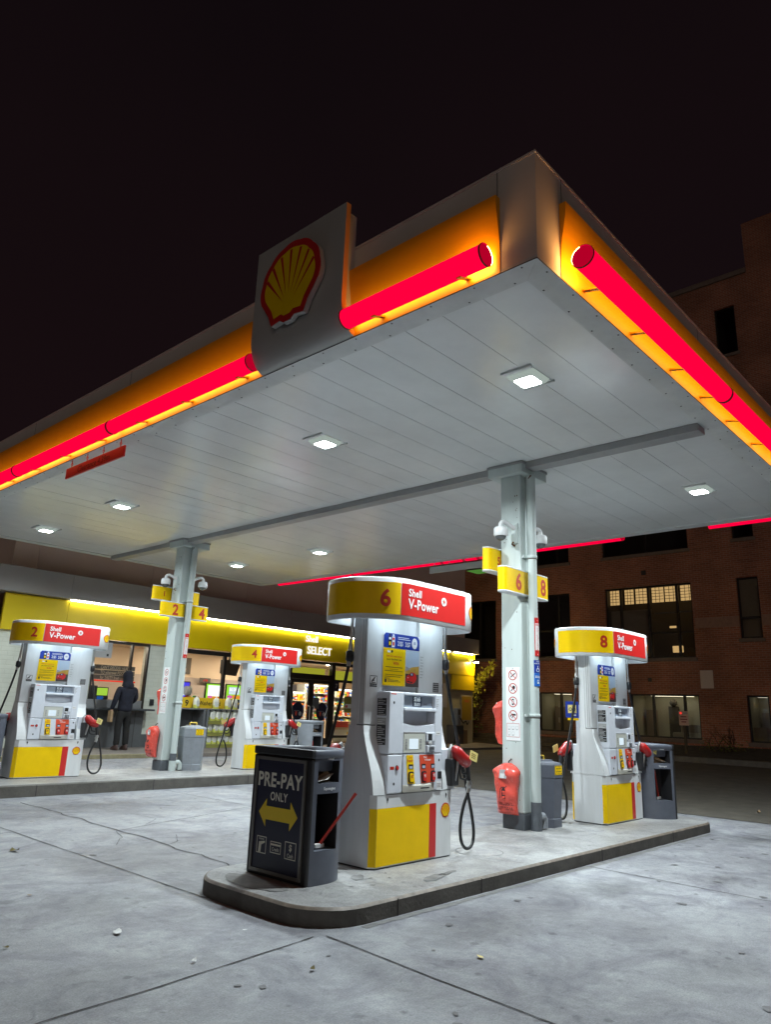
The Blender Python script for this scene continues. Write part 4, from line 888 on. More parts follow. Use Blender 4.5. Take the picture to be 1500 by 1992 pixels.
# ================================================================== BINS
mat('sky_blue', (0.02, 0.14, 0.52), 0.4); mat('dome_smoke', (0.10, 0.105, 0.11), 0.12); mat('handle_yellow', (0.70, 0.48, 0.05), 0.4)
def make_bin(variant, mx=1):
    """squeegee and towel bin: flat sign face towards -x, bowed body behind; W across y"""
    root = empty('service_bin', (0, 0, 0)); body = 'bin_grey' if variant != 'light' else 'bin_grey_light'
    H, hw = 0.965, 0.355
    # plan of the body from the sign face round the back
    side = [(0.03, -hw), (0.12, -hw-0.008), (0.24, -hw-0.004), (0.33, -hw+0.02), (0.40, -hw+0.065), (0.455, -hw+0.14), (0.485, -hw+0.23), (0.495, 0.0)]
    side = catmull(side, 4); plan = [(x, y) for x, y in side]+[(x, -y) for x, y in reversed(side[:-1])]
    n = len(plan)
    def shell(pred, z0, z1, m, b, k0=1.0, k1=1.0):
        for i in range(n-1):
            p, q = plan[i], plan[i+1]
            if pred((p[0]+q[0])/2, (p[1]+q[1])/2): b.add([(p[0], p[1], z0), (q[0], q[1], z0), (q[0], q[1], z1), (p[0], p[1], z1)], [(0,1,2,3)], m, True)
    front = lambda x, y: y < -0.2 and 0.06 < x < 0.318
    b = MB()
    shell(lambda x, y: True, 0.0, 0.235, body, b); shell(lambda x, y: True, 0.885, 0.905, body, b)
    shell(lambda x, y: not front(x, y), 0.235, 0.645, body, b); shell(lambda x, y: True, 0.645, 0.72, body, b); shell(lambda x, y: not front(x, y), 0.72, 0.885, body, b)
    # opening reveals
    for z0, z1 in ((0.235, 0.645), (0.72, 0.885)):
        b.box(0.062, 0.316, -0.345, -0.10, z0-0.004, z0, body); b.box(0.062, 0.316, -0.345, -0.10, z1, z1+0.004, 'bin_inner')
        b.box(0.05, 0.062, -0.35, -0.10, z0, z1, 'bin_inner'); b.box(0.316, 0.33, -0.335, -0.10, z0, z1, 'bin_inner' if variant != 'light' else body); b.box(0.06, 0.32, -0.10, -0.09, z0, z1, 'bin_inner')
    # lid ring
    ring = lambda k, z: [((x-0.24)*k+0.24, y*k, z) for x, y in plan]
    b.loft([ring(1.0, 0.905), ring(1.018, 0.910), ring(1.018, 0.955), ring(1.0, H), ring(0.86, H), ring(0.80, 0.93), ring(0.76, 0.80)], body, True, True, False)
    b.add(ring(0.76, 0.80), [tuple(range(n))], 'bin_inner')
    def flip(b):
        if mx < 0: b.v = [(-x, y, z) for x, y, z in b.v]; b.f = [f[::-1] for f in b.f]
    flip(b)
    fb = fr_front(-hw-0.006)
    b.text('Towel', mx*0.19, 0.893, 0.018, fb, 'decal_white', 0.004, 0.012); b.text('Squeegee', mx*0.19, 0.672, 0.022, fb, 'decal_white', 0.006, 0.012)
    b.build('bin_body', root)
    b = MB(); b.box(0.0, 0.045, -hw, hw, 0.0, 0.90, 'bin_dark', 0.012); b.box(-0.006, 0.05, -hw-0.004, hw+0.004, 0.902, H+0.001, 'bin_dark', 0.012)
    flip(b); b.build('sign_side', root)
    fl = fr_left(-0.001, 0, 0) if mx > 0 else fr_right(0.001, 0, 0)
    b = MB(); fx = 0.305
    b.rect(-fx+0.02, fx-0.02, 0.05, 0.865, fl, 'sign_navy', 0.004)
    for x0, x1, z0, z1 in ((-fx, fx, 0.028, 0.052), (-fx, fx, 0.862, 0.886), (-fx, -fx+0.024, 0.053, 0.861), (fx-0.024, fx, 0.053, 0.861)): b.rect(x0, x1, z0, z1, fl, 'sign_frame', 0.0, 0.014)
    b.text('PRE-PAY', 0, 0.665, 0.103, fl, 'sign_text', 0.006, 0.03, sx=0.93); b.text('ONLY', 0.0, 0.563, 0.062, fl, 'sign_text', 0.006, 0.02, sx=0.85)
    b.flat([(-0.235, 0.465), (-0.145, 0.36), (-0.145, 0.415), (0.145, 0.415), (0.145, 0.36), (0.235, 0.465), (0.145, 0.57), (0.145, 0.515), (-0.145, 0.515), (-0.145, 0.57)], fl, 'sign_arrow', 0.006)
    for cx, w_, h_, kind in ((-0.175, 0.12, 0.125, 'i'), (0.0, 0.13, 0.085, 'c'), (0.175, 0.13, 0.125, 's')):
        cz = 0.225
        for a0, a1, c0, c1 in ((-w_/2, w_/2, -h_/2, -h_/2+0.007), (-w_/2, w_/2, h_/2-0.007, h_/2), (-w_/2, -w_/2+0.007, -h_/2, h_/2), (w_/2-0.007, w_/2, -h_/2, h_/2)): b.rect(cx+a0, cx+a1, cz+c0, cz+c1, fl, 'sign_text', 0.006)
        if kind == 'c': b.rect(cx-0.06, cx+0.06, cz+0.012, cz+0.026, fl, 'sign_text', 0.006); b.text('Credit', cx, cz-0.026, 0.026, fl, 'sign_text', 0.006, 0.012, sx=0.85)
        if kind == 's': b.text('$', cx, cz+0.0, 0.045, fl, 'sign_text', 0.006, 0.025); b.text('Cash', cx, cz-0.048, 0.028, fl, 'sign_text', 0.006, 0.012, sx=0.85)
        if kind == 'i':
            b.flat([(cx-0.035, cz-0.055), (cx-0.005, cz-0.055), (cx+0.0, cz+0.0), (cx+0.045, cz+0.02), (cx+0.04, cz+0.032), (cx-0.03, cz+0.02)], fl, 'sign_text', 0.006)
            b.text('Interac', cx, cz+0.036, 0.018, fl, 'sign_text', 0.006, 0.008, sx=0.9)
    b.build('sign_panel', root)
    b = MB(); b.flat([(0.09, 0.02), (0.17, 0.05), (0.25, 0.08), (0.29, 0.04), (0.28, 0.0), (0.09, 0.0)], fr_front(-0.22, 0, 0.722), 'brown_paper', 0.0, 0.05)
    b.add([(0.07, -0.33, 0.73), (0.19, -0.335, 0.745), (0.29, -0.30, 0.785), (0.20, -0.22, 0.76), (0.10, -0.24, 0.735)], [(0,1,2,3,4)], 'paper')
    flip(b); b.build('paper_towels', root)
    return root
def squeegee(loc, top, lab):
    t = empty('squeegee', loc); d = Vector(top)-Vector(loc); L = d.length; d.normalize()
    b = MB(); b.tube([(0, 0, 0), tuple(d*L*0.9), tuple(d*L)], [0.0115, 0.0115, 0.014], 'handle_red', 10); b.build('handle', t)
    b = MB(); b.box(-0.05, 0.05, -0.018, 0.014, -0.012, 0.022, 'paper', 0.006); b.build('scraper', t)
    tag(t, lab, 'squeegee', 'squeegees in the bins')
B6 = make_bin('dark'); B6.location = (4.00, 4.722, 0.122)
tag(B6, 'dark grey bin with a pre-pay arrow sign, beside pump 6', 'bin', 'towel and squeegee bins')
squeegee((4.19, 4.45, 0.375), (4.43, 4.30, 0.76), 'red handled squeegee leaning out of the bin with the pre-pay sign')
B8 = make_bin('dark', -1); B8.location = (10.77, 4.43, 0.122); B8.rotation_euler.z = R(-35)
tag(B8, 'grey bin at the far end of the nearer island, behind pump 8', 'bin', 'towel and squeegee bins')
squeegee((10.475, 4.355, 0.375), (10.50, 4.40, 0.74), 'red handled squeegee standing in the bin behind pump 8')
B4 = make_bin('light', -1); B4.location = (11.42, 12.50, 0.172)
tag(B4, 'light grey bin with open front between pump 4 and the shop doors', 'bin', 'towel and squeegee bins')
squeegee((11.22, 12.24, 0.42), (11.20, 12.25, 0.72), 'short red squeegee standing in the light grey bin')
B2 = copy_tree(B6); B2.location = (4.36, 12.62, 0.172)
tag(B2, 'dark bin cut off by the left edge beside pump 2', 'bin', 'towel and squeegee bins')
def long_squeegee(loc, top):
    t = empty('window_squeegee', loc); d = Vector(top)-Vector(loc)
    b = MB(); b.tube([(0, 0, 0), tuple(d)], 0.009, 'handle_red', 8); b.build('handle', t); b = MB(); b.tube([tuple(d*0.55), tuple(d)], 0.012, 'black_plastic', 8); b.build('grip', t)
    tag(t, 'long thin squeegee handle rising behind the light grey bin', 'squeegee', 'squeegees in the bins')
long_squeegee((11.5, 12.35, 0.9), (11.72, 12.38, 1.42))
# octagonal absorbent bins
def make_oct():
    root = empty('absorbent_bin', (0, 0, 0))
    oc = lambda r, z: [(r*math.cos(R(22.5+45*k)), r*math.sin(R(22.5+45*k)), z) for k in range(8)]
    b = MB(); b.loft([oc(0.243, 0), oc(0.243, 0.105), oc(0.236, 0.112), oc(0.262, 0.60)], 'bin_grey_light', False); b.build('bin_body', root)
    b = MB(); b.loft([oc(0.258, 0.602), oc(0.268, 0.610), oc(0.262, 0.765), oc(0.245, 0.79), oc(0.15, 0.806), oc(0.145, 0.82), oc(0.10, 0.823)], 'bin_grey_light', False)
    fr = frame((0, -0.245, 0.705), (1, 0, 0), (0, 0, 1)); b.rect(-0.085, 0.085, -0.06, 0.055, fr, 'yellow', 0.003)
    for s_ in (-0.052, 0.043):
        for k in range(5): b.flat([(-0.082+k*0.035, s_), (-0.065+k*0.035, s_), (-0.055+k*0.035, s_+0.01), (-0.072+k*0.035, s_+0.01)], fr, 'ink_black', 0.0045)
    b.text('Safety Station', 0, 0.012, 0.019, fr, 'ink_black', 0.0045, 0.015, sx=0.72); b.text('Spill Absorbent', 0, -0.026, 0.019, fr, 'ink_black', 0.0045, 0.015, sx=0.72)
    lid = b.build('lid', root)
    b = MB(); b.tube(catmull([(-0.075, 0, 0.815), (-0.075, 0, 0.858), (-0.06, 0, 0.868), (0.06, 0, 0.868), (0.075, 0, 0.858), (0.075, 0, 0.815)], 4), 0.011, 'handle_yellow', 8); b.build('handle', lid)
    return root

OC = make_oct(); OC.location = (8.46, 12.73, 0.172); tag(OC, 'light grey octagonal spill bin with yellow handle beside the 1-2-4 column', 'bin', 'octagonal spill bins')
OC2 = copy_tree(OC); OC2.location = (8.42, 4.98, 0.122); OC2.scale = (1, 1, 0.93)
tag(OC2, 'blue grey octagonal spill bin half hidden behind the downpipe near pump 8', 'bin', 'octagonal spill bins')
for ch in OC2.children:
    ch.data = ch.data.copy()
    for i, m in enumerate(ch.data.materials):
        if m.name == 'bin_grey_light': ch.data.materials[i] = MATS['bin_grey']

# ================================================================== THINGS ON THE COLUMNS
def number_sign(x0, x1, y, z0, z1, txt, big, outer, lab):
    """yellow flag plate, rounded at its outer end"""
    t = empty('number_sign', ((x0+x1)/2, y, z0)); hx = (x1-x0)/2; th = 0.065
    pl = []
    for k in range(9): a = R(90+180*k/8); pl.append((-hx+th+th*math.cos(a)*1.0, th*math.sin(a)))
    pl = [(hx, th)]+pl+[(hx, -th)]
    if outer > 0: pl = [(-x, y_) for x, y_ in reversed(pl)]
    h = z1-z0; k_ = lambda s: [(x*s, y_*s) for x, y_ in pl]
    b = MB(); b.loft([[(x, y_, z) for x, y_ in k_(1.0)] for z in (0.018, h-0.018)], 'yellow', True, True, False)
    for za, zb in ((0, 0.018), (h-0.018, h)): b.loft([[(x, y_, z) for x, y_ in k_(s)] for s, z in ((0.97, za), (1.012, za+0.002), (1.012, zb-0.002), (0.97, zb))], 'decal_white', True, True, True)
    b.text(txt, (0.05 if big else -0.02) if outer < 0 else 0.06, h/2-(0.10 if big else 0.055), 0.20 if big else 0.105, fr_front(-th), 'digit_red', 0.002, 0.03, sx=0.92)
    b.build('plate', t)
    b = MB(); s = 1 if outer < 0 else -1; b.box(s*hx, s*(hx-0.02)+s*0.05, -0.02, 0.02, 0.05, h-0.05, 'column_paint'); b.build('bracket', t)
    tag(t, lab, 'number sign', 'yellow pump number signs on the columns')
number_sign(7.36, 7.90, 4.865, 2.85, 3.165, '6', True, -1, 'large yellow sign with a red 6 on the nearer column')
number_sign(7.57, 8.06, 5.235, 3.17, 3.485, '5', False, -1, 'yellow sign with a small red 5, above and behind the 6')
number_sign(7.98, 8.43, 4.865, 2.855, 3.17, '8', True, 1, 'large yellow sign with a red 8 on the nearer column')
number_sign(7.44, 7.94, 12.72, 3.02, 3.31, '2', True, -1, 'large yellow sign with a red 2 on the farther column')
number_sign(7.45, 7.95, 13.10, 3.36, 3.65, '1', False, -1, 'yellow sign with a small red 1 on the farther column')
number_sign(8.06, 8.51, 12.72, 3.01, 3.30, '4', True, 1, 'large yellow sign with a red 4 on the farther column')
number_sign(7.99, 8.52, 13.10, 3.34, 3.63, '3', False, 1, 'yellow sign with a small red 3, half hidden behind the downpipe')

def security_camera(c, arm, lab):
    """dome camera: c = dome centre, arm = wall plate position"""
    t = empty('security_camera', c); A = Vector(arm)-Vector(c)
    b = MB(); b.lathe([(0.02, 0.09), (0.075, 0.085), (0.090, 0.065), (0.092, -0.015), (0.080, -0.03)], (0, 0, 0), 'decal_white', 24); b.build('housing', t)
    b = MB(); b.ball((0, 0, -0.022), 0.072, 'dome_smoke', (1, 1, 0.9)); b.build('dome', t)
    b = MB(); d = A.normalized()
    b.tube(catmull([(0, 0, 0.08), (0, 0, 0.135), tuple(d*0.06+Vector((0, 0, 0.165))), tuple(Vector((A.x, A.y, 0.10)))], 5), 0.028, 'decal_white', 12)
    if abs(A.x) > abs(A.y): b.box(A.x-0.012, A.x+0.012, A.y-0.045, A.y+0.045, -0.10, 0.17, 'column_paint', 0.004)
    else: b.box(A.x-0.045, A.x+0.045, A.y-0.012, A.y+0.012, -0.10, 0.17, 'column_paint', 0.004)
    b.tube([(A.x*0.9, A.y*0.9, -0.08), (A.x*0.8, A.y*0.8, -0.11), (A.x, A.y, -0.13)], 0.012, 'rust', 6)
    b.build('mount', t)
    tag(t, lab, 'security camera', 'dome cameras on the columns')

security_camera((7.62, 5.02, 3.63), (7.82, 4.94, 3.63), 'white dome camera above the yellow 5 sign')
security_camera((8.32, 4.86, 3.64), (8.14, 4.92, 3.64), 'white dome camera right of the nearer column downpipe')
security_camera((7.62, 12.93, 3.70), (7.82, 12.86, 3.70), 'white dome camera above the yellow 1 sign')
security_camera((8.34, 12.72, 3.72), (8.14, 12.80, 3.72), 'white dome camera above the yellow 4 sign')

def extinguisher_cover(o, u, lab, w_=0.34, h_=0.57, d_=0.15, seed=0.0, face=True):
    """red vinyl bag hanging on a hook; u = direction along the wall as seen from outside (right)"""
    t = empty('extinguisher_cover', o); U = Vector(u); N = U.cross(Vector((0, 0, 1))).normalized()
    fr = frame((0, 0, 0), U, (0, 0, 1))
    prof = [(0.0, 0.40, 0.35), (0.025, 0.41, 0.62), (0.18, 0.395, 0.85), (0.42, 0.42, 0.95), (0.62, 0.455, 1.0), (0.74, 0.50, 1.0), (0.82, 0.53, 0.95), (0.88, 0.46, 0.85), (0.94, 0.34, 0.7), (0.98, 0.2, 0.5), (1.0, 0.1, 0.3)]
    pc = catmull(prof, 4); rings = []; n = 40
    for f, hw, dd in pc:
        r = []
        for k in range(n):
            a = 2*math.pi*k/n; ca, sa = math.cos(a), math.sin(a)
            x = hw*w_*math.copysign(abs(ca)**0.75, ca); dep = d_*dd*(0.5+0.5*math.copysign(abs(sa)**0.8, sa))
            q = noise.noise((x*7+seed, f*4.5, seed))*0.030*dd+noise.noise((x*18+f*6+seed, f*9, 3.0+seed))*0.017*dd
            if sa > -0.1: dep += q
            x += noise.noise((f*6+seed, 4.0*ca, 9.0))*0.012
            r.append(fr(x, f*h_, dep+0.003))
        rings.append(r)
    b = MB(); b.loft(rings, 'vinyl_red', True, True, True)
    if face:
        dmax = lambda z: d_*1.02+0.003
        f2 = lambda x, y, d=0.0: fr(x, y, surf(x, y)+0.006+d)
        def surf(x, y):
            f = y/h_
            for i in range(len(pc)-1):
                if pc[i+1][0] >= f: break
            hw, dd = pc[i][1]*w_, pc[i][2]; ca = max(-0.98, min(0.98, x/hw)); ca = math.copysign(abs(ca)**(1/0.75), ca); sa = math.sqrt(max(0, 1-ca*ca))
            q = noise.noise((x*7+seed, f*4.5, seed))*0.030*dd+noise.noise((x*18+f*6+seed, f*9, 3.0+seed))*0.017*dd
            return d_*dd*(0.5+0.5*sa**0.8)+q
        b.text('EXTINGUISHER', 0.0, 0.105, 0.030, f2, 'ink_black', 0.0, 0.015, sx=0.86); b.text('KEEP CLEAR', 0.0, 0.055, 0.030, f2, 'ink_black', 0.0, 0.015, sx=0.86)
        b.flat([(-0.022, 0.16), (0.022, 0.16), (0.024, 0.27), (0.012, 0.295), (-0.012, 0.295), (-0.024, 0.27)], f2, 'ink_black', 0.001)
        for z in (0.185, 0.215, 0.245): b.rect(-0.016, 0.016, z, z+0.018, f2, 'vinyl_red', 0.003)
        b.bar(-0.02, 0.30, 0.035, 0.315, 0.012, f2, 'ink_black', 0.001); b.bar(-0.01, 0.30, 0.03, 0.298, 0.008, f2, 'ink_black', 0.001)
        for p, q in zip([(-0.02, 0.30), (-0.045, 0.28), (-0.05, 0.22)], [(-0.045, 0.28), (-0.05, 0.22), (-0.04, 0.18)]): b.bar(*p, *q, 0.008, f2, 'ink_black', 0.001)
    b.build('bag', t)
    b = MB(); f2_ = (lambda x, y, d=0.0: fr(x, y, d_*0.97+d)); b.flat([(-0.055, 0.40), (0.05, 0.40), (0.055, 0.47), (0.03, 0.50), (-0.04, 0.495)], f2_, 'clear_vinyl', 0.012, 0.004); b.flat([(-0.04, 0.405), (0.02, 0.405), (0.025, 0.455), (-0.035, 0.455)], f2_, 'paper', 0.017)
    if face: b.build('inspection_window', t)
    b = MB(); b.tube([fr(0, h_*0.98, 0.03), fr(0.01, h_+0.02, 0.035), fr(0.02, h_+0.045, 0.0)], 0.008, 'black_plastic', 8); b.build('hook', t)
    tag(t, lab, 'extinguisher cover', 'red vinyl extinguisher covers on the columns')
extinguisher_cover((7.825, 5.045, 0.285), (0, -1, 0), 'red extinguisher bag with clear window, low on the nearer column', seed=1.3)
extinguisher_cover((8.0, 5.168, 1.06), (-1, 0, 0), 'red extinguisher bag seen edge on behind the nearer column', seed=4.1, h_=0.53)
extinguisher_cover((7.825, 12.99, 0.40), (0, -1, 0), 'red extinguisher bag low on the farther column, beside the light grey spill bin', seed=7.7, w_=0.36)
extinguisher_cover((8.0, 13.028, 1.17), (-1, 0, 0), 'red extinguisher bag peeping out behind the farther column', seed=2.6, h_=0.53)

def prohibition_plate(x, y, z0, lab):
    t = empty('prohibition_sign', (x, y, z0)); fr = fr_left(-0.004)
    b = MB(); b.box(-0.004, 0.0, -0.10, 0.10, 0, 0.865, 'decal_white', 0.001)
    for k in range(4):
        z = 0.77-k*0.16; b.ring(0, z, 0.063, 0.053, fr, 'digit_red', 0.0015)
        if k == 0: b.bar(-0.028, z-0.025, 0.035, z+0.022, 0.012, fr, 'ink_black', 0.0012); b.bar(-0.036, z-0.008, -0.03, z+0.03, 0.004, fr, 'ink_black', 0.0012)
        if k == 1: b.ell(0.014, z+0.012, 0.02, 0.022, fr, 'ink_black', 0.0012); b.bar(0.005, z, -0.025, z-0.03, 0.010, fr, 'ink_black', 0.0012)
        if k == 2: b.rect(-0.014, 0.014, z-0.038, z+0.036, fr, 'ink_black', 0.0012); b.rect(-0.010, 0.010, z-0.018, z+0.02, fr, 'decal_white', 0.0018)
        if k == 3: b.bar(-0.02, z+0.012, 0.04, z+0.008, 0.02, fr, 'ink_black', 0.0012); b.bar(-0.02, z+0.01, -0.04, z-0.012, 0.012, fr, 'ink_black', 0.0012); b.bar(0.0, z, -0.014, z-0.03, 0.012, fr, 'ink_black', 0.0012)
        b.bar(-0.040, z+0.040, 0.040, z-0.040, 0.008, fr, 'digit_red', 0.0024)
    for x0, x1, a, c in ((-0.09, 0.09, 0.04, 0.044), (-0.09, 0.09, 0.196, 0.20), (-0.09, -0.086, 0.04, 0.2), (0.086, 0.09, 0.04, 0.2)): b.rect(x0, x1, a, c, fr, 'digit_red', 0.0015)
    for i, j in ((0, 1), (1, 1), (2, 1), (0, 0), (1, 0)):
        cx, cz = -0.055+i*0.055, 0.085+j*0.065
        for q in ((-0.018, 0.018, 0.014, 0.016), (-0.018, 0.018, -0.016, -0.014), (-0.018, -0.016, -0.016, 0.016), (0.016, 0.018, -0.016, 0.016)): b.rect(cx+q[0], cx+q[1], cz+q[2], cz+q[3], fr, 'grey_plastic', 0.0015)
        b.rect(cx-0.016, cx+0.012, cz-0.026, cz-0.022, fr, 'ink_black', 0.0015)
    b.ell(0, 0.85, 0.005, 0.005, fr, 'ink_black', 0.002, 8); b.ell(0, 0.215, 0.005, 0.005, fr, 'ink_black', 0.002, 8)
    b.build('plate', t); tag(t, lab, 'warning sign', 'no smoking plates on the columns')
prohibition_plate(7.829, 4.995, 1.112, 'white plate with four red crossed-out circles on the nearer column')
prohibition_plate(7.829, 12.86, 1.20, 'white plate with four red crossed-out circles on the farther column')
def curved(cx, cy, r, z0):                            # decal wrapped on a downpipe
    return lambda x, y, d=0.0: (cx+(r+d)*math.sin(x/r-0.30), cy-(r+d)*math.cos(x/r-0.30), z0+y)
def wraprect(b, x0, x1, y0, y1, f, m, off): 
    n = 8; b.add([f(x0+(x1-x0)*i/n, y, off) for i in range(n+1) for y in (y0, y1)], [(2*i, 2*i+2, 2*i+3, 2*i+1) for i in range(n)], m, True)
for (px, py), z, lab in ((PRp, 2.115, 'red and white fire extinguisher arrow strip on the nearer downpipe'), (PLp, 2.25, 'red and white fire extinguisher arrow strip on the farther downpipe')):
    b = MB(); f = curved(0, 0, 0.068, 0); wraprect(b, -0.035, 0.05, 0.0, 0.47, f, 'red', 0.001); wraprect(b, -0.025, 0.042, 0.07, 0.40, f, 'decal_white', 0.002)
    b.flat([(0.008, 0.012), (0.046, 0.08), (-0.030, 0.08)], f, 'decal_white', 0.003); b.text('FIRE', 0.008, 0.365, 0.026, f, 'red', 0.003, 0.01, sx=0.8); b.flat([(-0.03, 0.465), (0.046, 0.465), (0.008, 0.43)], f, 'decal_white', 0.003)
    for k, ch in enumerate('EXTINGUISHER'): b.text(ch, 0.008, 0.330-k*0.0235, 0.019, f, 'red', 0.003, 0.01)
    o = b.build('extinguisher_sign', None, (px, py, z)); tag(o, lab, 'sign', 'fire extinguisher strips on the downpipes')
px, py = PRp
b = MB(); f = curved(0, 0, 0.069, 0); wraprect(b, -0.05, 0.055, 0.155, 0.31, f, 'blue', 0.001); wraprect(b, -0.05, 0.055, 0.0, 0.154, f, 'sky_blue', 0.001)
b.text('FOR', 0.0, 0.285, 0.015, f, 'decal_white', 0.003, 0.01); b.text('ASSISTANCE', 0.0, 0.262, 0.015, f, 'decal_white', 0.003, 0.01, sx=0.75)
b.ell(0.0, 0.235, 0.007, 0.007, f, 'decal_white', 0.003, 10); b.bar(0.0, 0.228, 0.0, 0.20, 0.008, f, 'decal_white', 0.003); b.ring(0.002, 0.192, 0.024, 0.017, f, 'decal_white', 0.003, 18); b.bar(0.0, 0.205, 0.022, 0.205, 0.007, f, 'decal_white', 0.0035); b.bar(0.02, 0.205, 0.03, 0.18, 0.007, f, 'decal_white', 0.0035)
for k in range(2): wraprect(b, -0.035, 0.04, 0.115-k*0.016, 0.122-k*0.016, f, 'decal_white', 0.003)
b.rect(-0.012, 0.014, 0.03, 0.075, f, 'decal_white', 0.003); b.rect(-0.006, 0.008, 0.052, 0.068, f, 'sky_blue', 0.004)

o = b.build('assistance_sign', None, (px, py, 1.755)); tag(o, 'blue wheelchair assistance sign below the fire strip on the nearer downpipe', 'sign')
# white service panel edge-on behind the nearer column
b = MB(); b.box(-0.012, 0.012, -0.14, 0.14, 0, 0.92, 'decal_white', 0.004); o = b.build('notice_board', None, (8.20, 5.02, 1.15)); tag(o, 'narrow white notice board seen edge on right of the nearer downpipe', 'board')
# hang tag on the pump 8 hose
b = MB(); fr = fr_left(-0.004); b.box(-0.003, 0.003, -0.085, 0.085, 0, 0.21, 'blue', 0.001); b.rect(-0.055, 0.055, 0.06, 0.165, fr, 'tag_cream', 0.001); b.ring(-0.022, 0.11, 0.022, 0.014, fr, 'navy', 0.002, 16); b.ring(0.022, 0.11, 0.022, 0.014, fr, 'navy', 0.002, 16); b.rect(-0.01, 0.05, 0.025, 0.045, fr, 'decal_white', 0.001); b.box(-0.003, 0.004, -0.08, 0.06, -0.03, 0.0, 'yellow')
o = b.build('hose_tag', None, (9.03, 4.85, 1.40), R(35)); tag(o, 'small blue and yellow tag hanging on the pump 8 hose', 'tag')

# ================================================================== LITTER ON THE GROUND
def scrap(name, x, y, z, sz, m, lab, cat, seed, grp=None, curl=0.25):
    b = MB(); n = 12; pts = []
    for k in range(n):
        a = 2*math.pi*k/n; r = sz*0.72*(1+0.5*noise.noise((math.cos(a)*1.5+seed, math.sin(a)*1.5, seed))); pts.append((math.cos(a)*r, math.sin(a)*r*0.55))
    ring = lambda s, h: [(px_*s, py_*s, h+abs(px_*s)**2/sz*curl*0.6+0.3*sz*max(0, noise.noise((px_*30*s, py_*30*s, seed)))) for px_, py_ in pts]
    v = [(0, 0, 0.004)]+ring(0.5, 0.004)+ring(1.0, 0.003)
    b.add(v, [(0, 1+k, 1+(k+1) % n) for k in range(n)]+[(1+k, 1+n+k, 1+n+(k+1) % n, 1+(k+1) % n) for k in range(n)], m, True)
    o = b.build(name, None, (x, y, zg(x, y)+z), seed*1.7); tag(o, lab, cat, grp)
LG, PG = 'leaves fallen on the concrete', 'paper scraps lying on the concrete'
scrap('dry_leaf', 3.194, 7.552, 0.006, 0.075, 'leaf_brown', 'curled brown leaf on the concrete near the left edge', 'leaf', 1.1, LG, 0.9)
scrap('dry_leaf', 3.135, 3.319, 0.006, 0.032, 'leaf_brown', 'small yellowish leaf in front of the rounded kerb corner', 'leaf', 2.2, LG, 0.9)
scrap('dry_leaf', 2.05, 4.75, 0.006, 0.03, 'leaf_brown', 'tiny brown leaf left of the white paper scrap', 'leaf', 3.7, LG, 0.8)
scrap('paper_scrap', 2.666, 4.611, 0.006, 0.055, 'paper', 'crumpled white paper scrap left of the pre-pay bin', 'paper scrap', 4.4, PG)
scrap('paper_scrap', 2.723, 3.855, 0.006, 0.03, 'paper', 'small white paper scrap just behind the long floor joint', 'paper scrap', 5.9, PG, 0.9)
scrap('paper_scrap', 4.03, 2.817, 0.006, 0.042, 'tag_cream', 'cream paper scrap in front of the island, right of the joint', 'paper scrap', 6.3, PG)
scrap('paper_scrap', 2.633, 5.841, 0.006, 0.026, 'brown_paper', 'tiny tan scrap on the slab farther left', 'paper scrap', 7.1, PG)
scrap('paper_scrap', 3.30, 4.15, 0.006, 0.02, 'paper', 'tiny white scrap by the shaded end of the island', 'paper scrap', 8.8, PG)
scrap('dry_leaf', 13.6, 4.0, 0.012, 0.07, 'brown_paper', 'pale curled leaf on the dark asphalt behind pump 8', 'leaf', 9.3, LG, 0.9)
# ================================================================== STORE
mat('store_cream', (0.55, 0.52, 0.36), 0.55, var=0.12, vscale=2); mat('steel_dull', (0.30, 0.31, 0.32), 0.4, metal=0.6); mat('orange_red_dim', (0.5, 0.07, 0.03), 0.5); mat('yellow_sign', (0.72, 0.48, 0.02), 0.45); mat('poster_ochre', (0.42, 0.28, 0.02), 0.5); emat('red_glow', (1.0, 0.06, 0.04), 0.8); emat('screen_lime', (0.5, 0.85, 0.08), 0.8)
SY = 17.60; SX0, SX1 = 6.32, 24.62
store = empty('convenience_store', ((SX0+SX1)/2, SY, 0.28)); tag(store, 'low convenience store with a lit yellow band and white channel letters', 'building')
SL = store.location.copy()
def spart(b, name, parent=None):
    o = b.build(name, parent or store)
    if parent is None: o.location = -SL
    return o
def glass_pane(b, x0, x1, z0, z1, y, m='glass_store'): b.add([(x0, y, z0), (x1, y, z0), (x1, y, z1), (x0, y, z1)], [(0,1,2,3)], m)
ZG = 0.26
# front wall pieces (painted brick)
b = MB()
b.box(-2, 8.62, SY, SY+0.3, ZG, 2.88, 'painted_brick'); b.box(10.14, 10.75, SY, SY+0.3, ZG+0.34, 2.84, 'painted_brick'); b.box(18.9, SX1, SY, SY+0.3, ZG, 2.88, 'store_cream')
b.box(10.14, 10.75, SY-0.004, SY+0.3, ZG, ZG+0.338, 'cut_dark')
b.box(10.752, 14.98, SY, SY+0.25, ZG, 1.10, 'cut_dark'); b.box(8.622, 10.138, SY, SY+0.2, ZG, 1.20, 'cut_dark')
b.box(SX1-0.3, SX1, SY+0.31, 26, ZG, 4.3, 'store_cream'); b.box(-2, SX1, 25.7, 26, ZG, 4.3, 'painted_brick')
spart(b, 'wall')
b = MB(); b.box(SX0, 7.79, SY-0.09, SY-0.002, 2.87, 3.70, 'store_yellow', 0.004); b.box(7.796, 12.5, SY-0.09, SY-0.002, 2.87, 3.70, 'store_yellow', 0.004); b.box(12.506, 18.4, SY-0.09, SY-0.002, 2.87, 3.70, 'store_yellow', 0.004); b.box(18.406, SX1, SY-0.09, SY-0.002, 2.87, 3.70, 'store_yellow', 0.004)
b.box(23.15, SX1-0.01, SY-0.075, SY-0.003, 2.30, 2.868, 'store_yellow')
